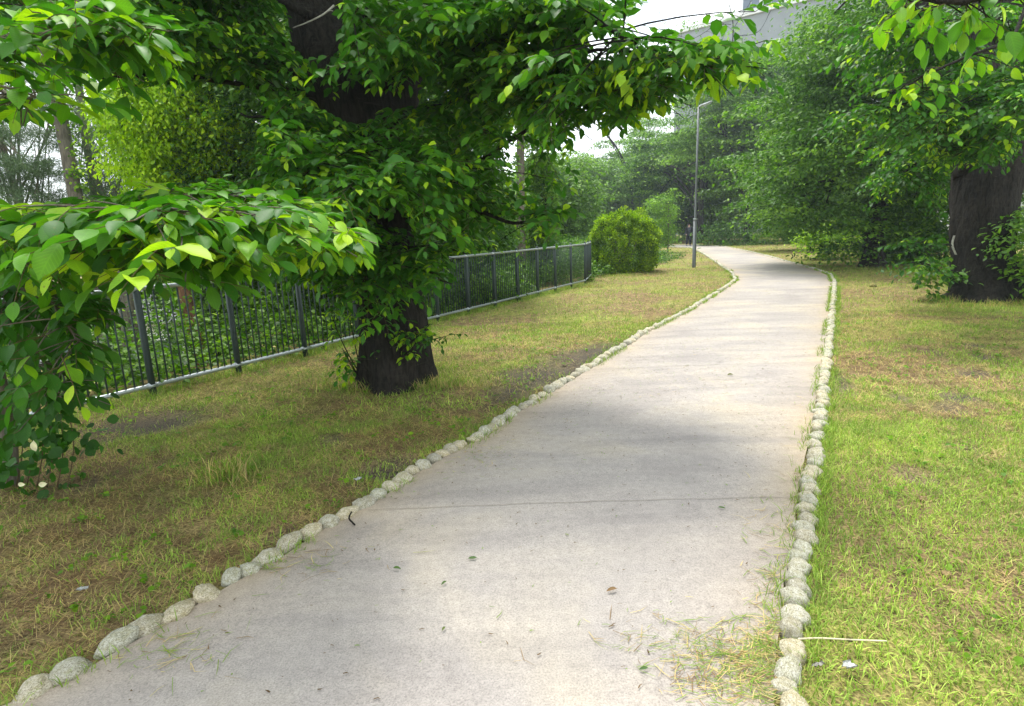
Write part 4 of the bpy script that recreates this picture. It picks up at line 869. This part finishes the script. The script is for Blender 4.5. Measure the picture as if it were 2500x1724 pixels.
def house(lab, c, s, ang_, mat=M_white, rows=2, cols=3):
    t = thing('house', lab, 'house', tuple(c), 'houses behind the trees'); t.rotation_euler.z = ang_
    def hb(nm, m_, cc, ss, par=t):
        bm = bmesh.new(); bm_box(bm, Vector(cc), ss); return from_bm(bm, nm, m_, par, False)
    hb('wall', mat, (0, 0, s[2] / 2), s)
    bm = bmesh.new(); zz = s[2]; e = .4; q = [(-s[0] / 2 - e, -s[1] / 2 - e, zz), (s[0] / 2 + e, -s[1] / 2 - e, zz), (s[0] / 2 + e, s[1] / 2 + e, zz), (-s[0] / 2 - e, s[1] / 2 + e, zz), (-s[0] / 2 - e, 0, zz + 1.8), (s[0] / 2 + e, 0, zz + 1.8)]
    vs = [bm.verts.new(p) for p in q]
    for f in ((0, 1, 5, 4), (2, 3, 4, 5), (0, 4, 3), (1, 2, 5), (3, 2, 1, 0)): bm.faces.new([vs[i] for i in f])
    from_bm(bm, 'roof', plain('roof_tile', (.12, .12, .13), .7), t, False)
    for i in range(cols):
        for j in range(rows):
            x = (i + .5) / cols * s[0] - s[0] / 2; z = 1.1 + j * 2.9
            for yy in (-1, 1):
                f = hb('window', M_frame, (x, yy * (s[1] / 2 + .03), z + .6), (1.5, .06, 1.3)); hb('pane', M_glass, (x, yy * (s[1] / 2 + .075), z + .6), (1.3, .04, 1.1), f)
    return t
hp = G(2590, 600); house('white house wall showing at the right edge behind the huge trunk', Vector((P(2560, 500, 27).x + 4.6, P(2560, 500, 27).y + 6, 0)), (10, 8, 6.2), .15)
c_ = P(250, 860, 30); house('white house glimpsed low through the left fence bars', Vector((c_.x, c_.y, -8)), (12, 8, 6), .3)
c_ = P(560, 760, 42); house('pale house far down the slope behind the fence middle', Vector((c_.x, c_.y, -8.5)), (12, 8, 6), -.2)

# ------------------------------------------------------------------ air
bm = bmesh.new(); bm_box(bm, Vector((20, 66, 17.5)), (180, 150, 47))
m = bpy.data.materials.new('haze_air'); m.use_nodes = True; nt = m.node_tree; nt.nodes.clear(); o = N(nt, 'ShaderNodeOutputMaterial'); pv = N(nt, 'ShaderNodeVolumePrincipled')
pv.inputs['Color'].default_value = (.82, .92, 1, 1); pv.inputs['Density'].default_value = .0009; pv.inputs['Anisotropy'].default_value = .2; nt.links.new(pv.outputs[0], o.inputs['Volume'])
o = from_bm(bm, 'haze', m, None, False); tag(o, 'faint pale haze softening the far trees', 'haze', kind='stuff')

# ------------------------------------------------------------------ grass
def inpath(x, y, pad=0):
    a, b = edges_at(y); return (x > a - pad) & (x < b + pad)
def greenness(x, y):
    g = fbm(x * 1.1 + 3, y * 1.1, 4); e = fbm(x * 4 + 11, y * 4, 3)
    v = g * .42 + e * .33 + fbm(x * 11 + 5, y * 11, 2) * .25 + .01
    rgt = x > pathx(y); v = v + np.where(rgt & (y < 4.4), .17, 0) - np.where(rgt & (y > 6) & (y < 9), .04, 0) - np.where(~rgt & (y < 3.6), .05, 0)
    return v
def blades(buf, x, y, ln, wd, tilt, tone, z0=0., segs=2):
    n = len(x); a = rng.uniform(0, 2 * math.pi, n); h = np.stack([np.cos(a), np.sin(a), np.zeros(n)], -1); b_ = rng.uniform(0, 2 * math.pi, n)
    side = np.stack([np.cos(b_), np.sin(b_), np.zeros(n)], -1); side = nrm(side - h * (side * h).sum(-1, keepdims=True) * tilt[:, None])
    base = np.stack([x, y, hgt(x, y) + z0], -1); ct = np.cos(tilt * 1.35)[:, None]; s_ = np.sin(tilt * 1.35)[:, None]
    m_ = base + (h * s_ * .42 + UP * ct * .55) * ln[:, None]; e = base + (h * s_ * (.95) + UP * ct * .85 ) * ln[:, None]
    w_ = side * wd[:, None] * .5
    if segs == 2:
        v = np.stack([base - w_, base + w_, m_ - w_ * .8, m_ + w_ * .8, e], 1).reshape(-1, 3); k = (np.arange(n) * 5)[:, None]
        buf.add(v, [k + np.array([[0, 1, 3, 2]]), k + np.array([[2, 3, 4]])], np.repeat(tone, 5))
    else:
        v = np.stack([base - w_, base + w_, e], 1).reshape(-1, 3); k = (np.arange(n) * 3)[:, None]; buf.add(v, k + np.array([[0, 1, 2]]), np.repeat(tone, 3))
def field(n, y0, y1, sc, segs):
    """grass over the lawn between distances y0..y1"""
    yy = np.sqrt(rng.uniform(y0 ** 2, y1 ** 2, n)); xx = rng.uniform(-1.15, 1.15, n) * (yy * .98 + .8) 
    ok = ~inpath(xx, yy, .03) & (sdrop(xx, yy) < .35); xx, yy = xx[ok], yy[ok]
    for bx, by, br in BARE:
        dd = np.hypot(xx - bx, (yy - by)); kk = (dd > br * (.6 + .8 * fbm(xx * 5, yy * 5, 2))) | (rng.random(len(xx)) < .25); xx, yy = xx[kk], yy[kk]
    g = greenness(xx, yy); r_ = rng.random(len(xx))
    pg = np.clip((g - .40) / .22, .10, .92)
    green = r_ < pg; n = len(xx)
    edge = np.minimum(np.abs(xx - edges_at(yy)[0]), np.abs(xx - edges_at(yy)[1]))
    tall = 1 + .6 * (edge < .12) * green
    ln = np.where(green, rng.uniform(.02, .06, n) * tall, rng.uniform(.03, .11, n)) * sc ** .6
    wd = np.where(green, rng.uniform(.0025, .0055, n), rng.uniform(.0014, .0034, n)) * sc
    tilt = np.where(green, rng.uniform(.15, 1.0, n), rng.uniform(.8, 1.12, n))
    dry = np.where(rng.random(n) < np.clip((.52 - g) * 4 + np.where((xx < pathx(yy)) & (yy < 7.5), .12, 0), .12, .7), rng.uniform(0, .25, n), rng.uniform(.25, .52, n))  # near-left dry blades browner: brown thatch plus tree shade put into the tone
    tone = np.where(green, np.clip(rng.normal(.73, .15, n) + (g - .5) * .4, .56, 1), dry)
    return xx, yy, ln, wd, tilt, tone
gbuf = Buf()
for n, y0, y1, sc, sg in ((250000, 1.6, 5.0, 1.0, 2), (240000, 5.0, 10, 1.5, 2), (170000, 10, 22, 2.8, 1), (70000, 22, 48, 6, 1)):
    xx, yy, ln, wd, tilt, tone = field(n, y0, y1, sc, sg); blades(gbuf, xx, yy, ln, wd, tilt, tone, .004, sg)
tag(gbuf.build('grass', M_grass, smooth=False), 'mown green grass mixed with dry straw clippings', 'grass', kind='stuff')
# tufts of longer grass along the stones and at trunk feet
gbuf = Buf()
for E_, sgn in ((LE, -1), (RE, 1)):
    rs = resample(E_, .012); rs = rs[(rs[:, 1] > 1.5) & (rs[:, 1] < 20)]; kk = fbm(rs[:, 0] * 2.2 + 5, rs[:, 1] * 2.2, 3) > (.50 if sgn < 0 else .44); rs = np.repeat(rs[kk], 5, 0)
    off = np.where(rng.random(len(rs)) < .5, rng.normal(-.075 * sgn, .02, len(rs)), rng.normal(.09 * sgn, .03, len(rs))); x = rs[:, 0] + off; y = rs[:, 1] + rng.normal(0, .03, len(rs)); n = len(x)
    blades(gbuf, x, y, rng.uniform(.04, .12, n), rng.uniform(.002, .004, n) * (1 + y / 10), rng.uniform(.1, .95, n), rng.uniform(.55, .9, n), .008)
for (px_, py_, r_) in ((890, 945, .3), (980, 945, .35), (1050, 940, .25), (2320, 735, .4), (2400, 745, .5), (2490, 740, .4), (1440, 700, .3), (1520, 675, .7), (2130, 655, .8), (2000, 610, .8), (560, 1160, .1)):
    g = G(px_, py_); n = 420; x = g.x + rng.normal(0, r_, n); y = g.y + rng.normal(0, .1, n); blades(gbuf, x, y, rng.uniform(.06, .2, n), rng.uniform(.004, .008, n), rng.uniform(.1, .9, n), np.where(rng.random(n) < .6, rng.uniform(.58, .85, n), rng.uniform(.3, .5, n)), 0)
# grass along the fence foot
s_ = rng.uniform(-5, Lf, 9000); x = F0.x + fd.x * s_ + fn.x * rng.normal(0, .12, 9000); y = F0.y + fd.y * s_ + fn.y * rng.normal(0, .12, 9000)
blades(gbuf, x, y, rng.uniform(.05, .16, 9000), rng.uniform(.004, .008, 9000), rng.uniform(.1, .9, 9000), rng.uniform(.55, .95, 9000), 0)
tag(gbuf.build('long_grass', M_grass, smooth=False), 'longer grass tufts along the stones, fence and tree feet', 'grass', kind='stuff')
# broad leaved weeds in the lawn
lb = Buf(); n = 2600; yy = np.sqrt(rng.uniform(1.7 ** 2, 9 ** 2, n)); xx = rng.uniform(-1.1, 1.1, n) * (yy * .98 + .6); ok = ~inpath(xx, yy, .12) & (sdrop(xx, yy) < 0) & (fbm(xx * 2.2 + 40, yy * 2.2, 3) > .52); xx, yy = xx[ok], yy[ok]
per = 5; p = np.stack([np.repeat(xx, per), np.repeat(yy, per), 0 * np.repeat(yy, per)], -1) + rng.normal(0, .02, (len(xx) * per, 3)); p[:, 2] = hgt(p[:, 0], p[:, 1]) + rng.uniform(.015, .045, len(p))
leaves(lb, p, rdir(len(p), .2), UP + rng.normal(0, .3, p.shape), rng.uniform(.015, .045, len(p)), rng.uniform(.25, .75, len(p)), .38, 1)
tag(lb.build('weeds', M_ivy), 'small broad leaved weeds scattered in the lawn', 'weeds', kind='stuff')
# clippings on the path
gbuf = Buf()
def clip(x, y, n, l0, l1, tones, wmin=.0005):
    a, b_ = edges_at(y); t = np.clip((x - a) / (b_ - a), 0, 1); zz = .0125 + .012 * np.sin(math.pi * t) + rng.uniform(0, .004, n)
    an = rng.normal(0, .6, n) + np.where(rng.random(n) < .25, 1.5, 0); d = np.stack([np.cos(an), np.sin(an), rng.normal(0, .03, n)], -1); s = np.stack([-np.sin(an), np.cos(an), 0 * an], -1)
    ln = rng.uniform(l0, l1, n)[:, None]; wd = (rng.uniform(wmin, wmin * 3, n) * (1 + y * .12))[:, None]; c0 = np.stack([x, y, zz], -1)
    cu = s * ln * rng.normal(0, .12, (n, 1)); v = np.stack([c0 - s * wd, c0 + s * wd, c0 + d * ln * .5 + cu + s * wd, c0 + d * ln * .5 + cu - s * wd, c0 + d * ln], 1).reshape(-1, 3)
    k = (np.arange(n) * 5)[:, None]; gbuf.add(v, [k + np.array([[0, 3, 2, 1]]), k + np.array([[3, 4, 2]])], np.repeat(tones, 5))
n = 4200; y = np.sqrt(rng.uniform(1.7 ** 2, 14 ** 2, n)); a, b_ = edges_at(y); t = rng.random(n); x = a + .1 + (b_ - a - .2) * t; clip(x, y, n, .005, .03, np.where(rng.random(n) < .75, rng.uniform(0, .06, n), rng.uniform(.58, .72, n)), .0009)
def pile(px0, py0, sx, sy, n, l0=.02, l1=.12):
    px_ = rng.normal(px0, sx, n); py_ = rng.normal(py0, sy, n); q = np.array([tuple(G(min(max(a_, -200), 2490), min(max(b_, 620), 1900))) for a_, b_ in zip(px_, py_)]); k = inpath(q[:, 0], q[:, 1], -.03); q = q[k]
    clip(q[:, 0], q[:, 1], len(q), l0, l1, np.where(rng.random(len(q)) < .5, rng.uniform(.55, .75, len(q)), rng.uniform(.1, .5, len(q))))
pile(1830, 1610, 110, 40, 620); pile(1850, 1680, 100, 40, 420); pile(1700, 1570, 160, 40, 160); pile(420, 1600, 70, 40, 110); pile(1870, 1450, 30, 120, 240); pile(1150, 1110, 50, 25, 160, .02, .07); pile(1550, 940, 200, 35, 300, .02, .05); pile(1960, 1150, 30, 120, 160); pile(700, 1370, 90, 35, 120); pile(1650, 860, 150, 30, 160, .02, .06)
tag(gbuf.build('grass_clippings', M_grass, smooth=False), 'loose grass clippings strewn over the concrete path', 'clippings', kind='stuff')

# ------------------------------------------------------------------ small countable litter
def onpath_z(x, y):
    a, b_ = edges_at(y); t = (x - a) / (b_ - a); return .016 + .012 * math.sin(math.pi * min(1, max(0, t)))
M_fallen = leafmat('fallen_leaf_skin', [(0, (.05, .10, .03)), (.5, (.09, .16, .04)), (1, (.22, .14, .07))], .2)
for px_, py_, sz, ang_, tn, lab in ((1143, 1376, .075, .1, .3, 'narrow green leaf lying mid path in the foreground'), (980, 1401, .07, 2.9, .5, 'dull green leaf on the path, left of the mid path leaf'), (1752, 1247, .07, -.5, .3, 'green leaf on the path near the right stones, beyond the joint'),
        (1560, 1648, .06, .2, .2, 'green leaf at the bottom of the path right of centre'), (1480, 1457, .09, .3, 1., 'brown curled leaf on the foreground path'), (1775, 922, .12, .2, .7, 'green leaf pair far up the path near its right side'),
        (1078, 1442, .06, .9, .4, 'slender olive leaf on the path below the mid path leaf'), (1080, 1556, .05, 1.2, .6, 'small folded leaf low in the middle of the path')):
    g = G(px_, py_); z = onpath_z(g.x, g.y); lb = Buf(); leaves(lb, np.array([[g.x, g.y, z]]), np.array([[math.cos(ang_), math.sin(ang_), .05]]), np.array([[0, -.3, 1.]]), np.array([sz * .62]), np.array([tn]), .17, 0, .3, .05)
    tag(lb.build('fallen_leaf', M_fallen), lab, 'leaf', 'fallen leaves on the path')
def sheet_thing(name, lab, cat, pts, mat, th=.002):
    bm = bmesh.new(); vs = [bm.verts.new(p) for p in pts]; bm.faces.new(vs); bmesh.ops.solidify(bm, geom=bm.faces[:], thickness=th); return tag(from_bm(bm, name, mat, None, False), lab, cat)
M_paper = plain('white_paper', (.68, .69, .67), .7); M_flake = plain('pale_bark_flake', (.5, .48, .42), .8)
for px_, py_, lab, L2 in ((205, 1452, 'crumpled white paper scrap on the left lawn near the bottom', .028), (876, 1180, 'white paper stub on the left lawn near the stones', .035), (2070, 1643, 'torn white paper scrap in the grass right of the bottom stones', .034), (1995, 1640, 'thin pale bark flake beside the torn paper scrap', .03)):
    g = G(px_, py_); z = float(hgt(g.x, g.y)) + .04; flake = 'flake' in lab; bm = bmesh.new(); gridv = []
    for a in range(7):
        for c in range(5):
            u, v = a / 6 - .5, c / 4 - .5; q = Vector((u * 5 + px_, v * 5, 1)); wx = 1 - .5 * mnoise.noise(q * .8)
            gridv.append(bm.verts.new((g.x + u * L2 * 1.6 * wx, g.y + v * L2 * (.5 if flake else 1.0) * wx + u * .01, z + L2 * (.5 * mnoise.noise(q * 1.3) + .25 * abs(v) + .3 * u * u))))
    for a in range(6):
        for c in range(4):
            if (a, c) in ((0, 0), (5, 3), (0, 3)): continue
            bm.faces.new([gridv[a * 5 + c], gridv[(a + 1) * 5 + c], gridv[(a + 1) * 5 + c + 1], gridv[a * 5 + c + 1]])
    bmesh.ops.solidify(bm, geom=bm.faces[:], thickness=.001)
    tag(from_bm(bm, 'bark_flake' if flake else 'paper_scrap', M_flake if flake else M_paper, None, True), lab, 'litter')
b_ = Buf(); tube(b_, smoothpath([P(1950, 1560, 1.98), G(2000, 1558, .06), G(2080, 1562, .05), G(2165, 1565, .05)], 16), np.linspace(.0035, .0028, 16), 6)
tag(b_.build('straw_stalk', plain('dry_straw', (.62, .55, .36), .6), tone=False), 'long pale straw stalk lying across the grass beside the right stones', 'stalk')
b_ = Buf(); tube(b_, smoothpath([G(858, 1250, .05), G(852, 1265, .04), G(860, 1275, .02), G(866, 1281, .02)], 10), .005, 6)
tag(b_.build('dark_twig', M_bark, tone=False), 'short dark bent twig beside the left border stones', 'twig')
def clod(px_, py_, r_, lab):
    g = G(px_, py_); bm = bmesh.new(); bmesh.ops.create_icosphere(bm, subdivisions=3, radius=1)
    for v in bm.verts: v.co = v.co * (1 + .5 * mnoise.noise(v.co * 1.8 + Vector((px_, 0, 0)))) * r_; v.co.z *= .6
    o = from_bm(bm, 'dirt_clod', M_soil); o.location = (g.x, g.y, float(hgt(g.x, g.y)) + r_ * .3); tag(o, lab, 'clod', 'dirt clods on the right lawn')
for q in ((2255, 1218, .03, 'dark dirt clod on the right lawn, mid foreground'), (2252, 735, .09, 'dirt clod just left of the huge trunk\'s foot'), (2262, 683, .10, 'dirt clod behind, further left of the huge trunk'), (2130, 700, .08, 'dirt clod on dry grass between the path and huge trunk'), (2310, 1400, .025, 'small dark clod low on the right lawn'), (2070, 1552, .02, 'dark clod under the pale straw stalk')): clod(*q)
print('DONE objects', len(bpy.data.objects))
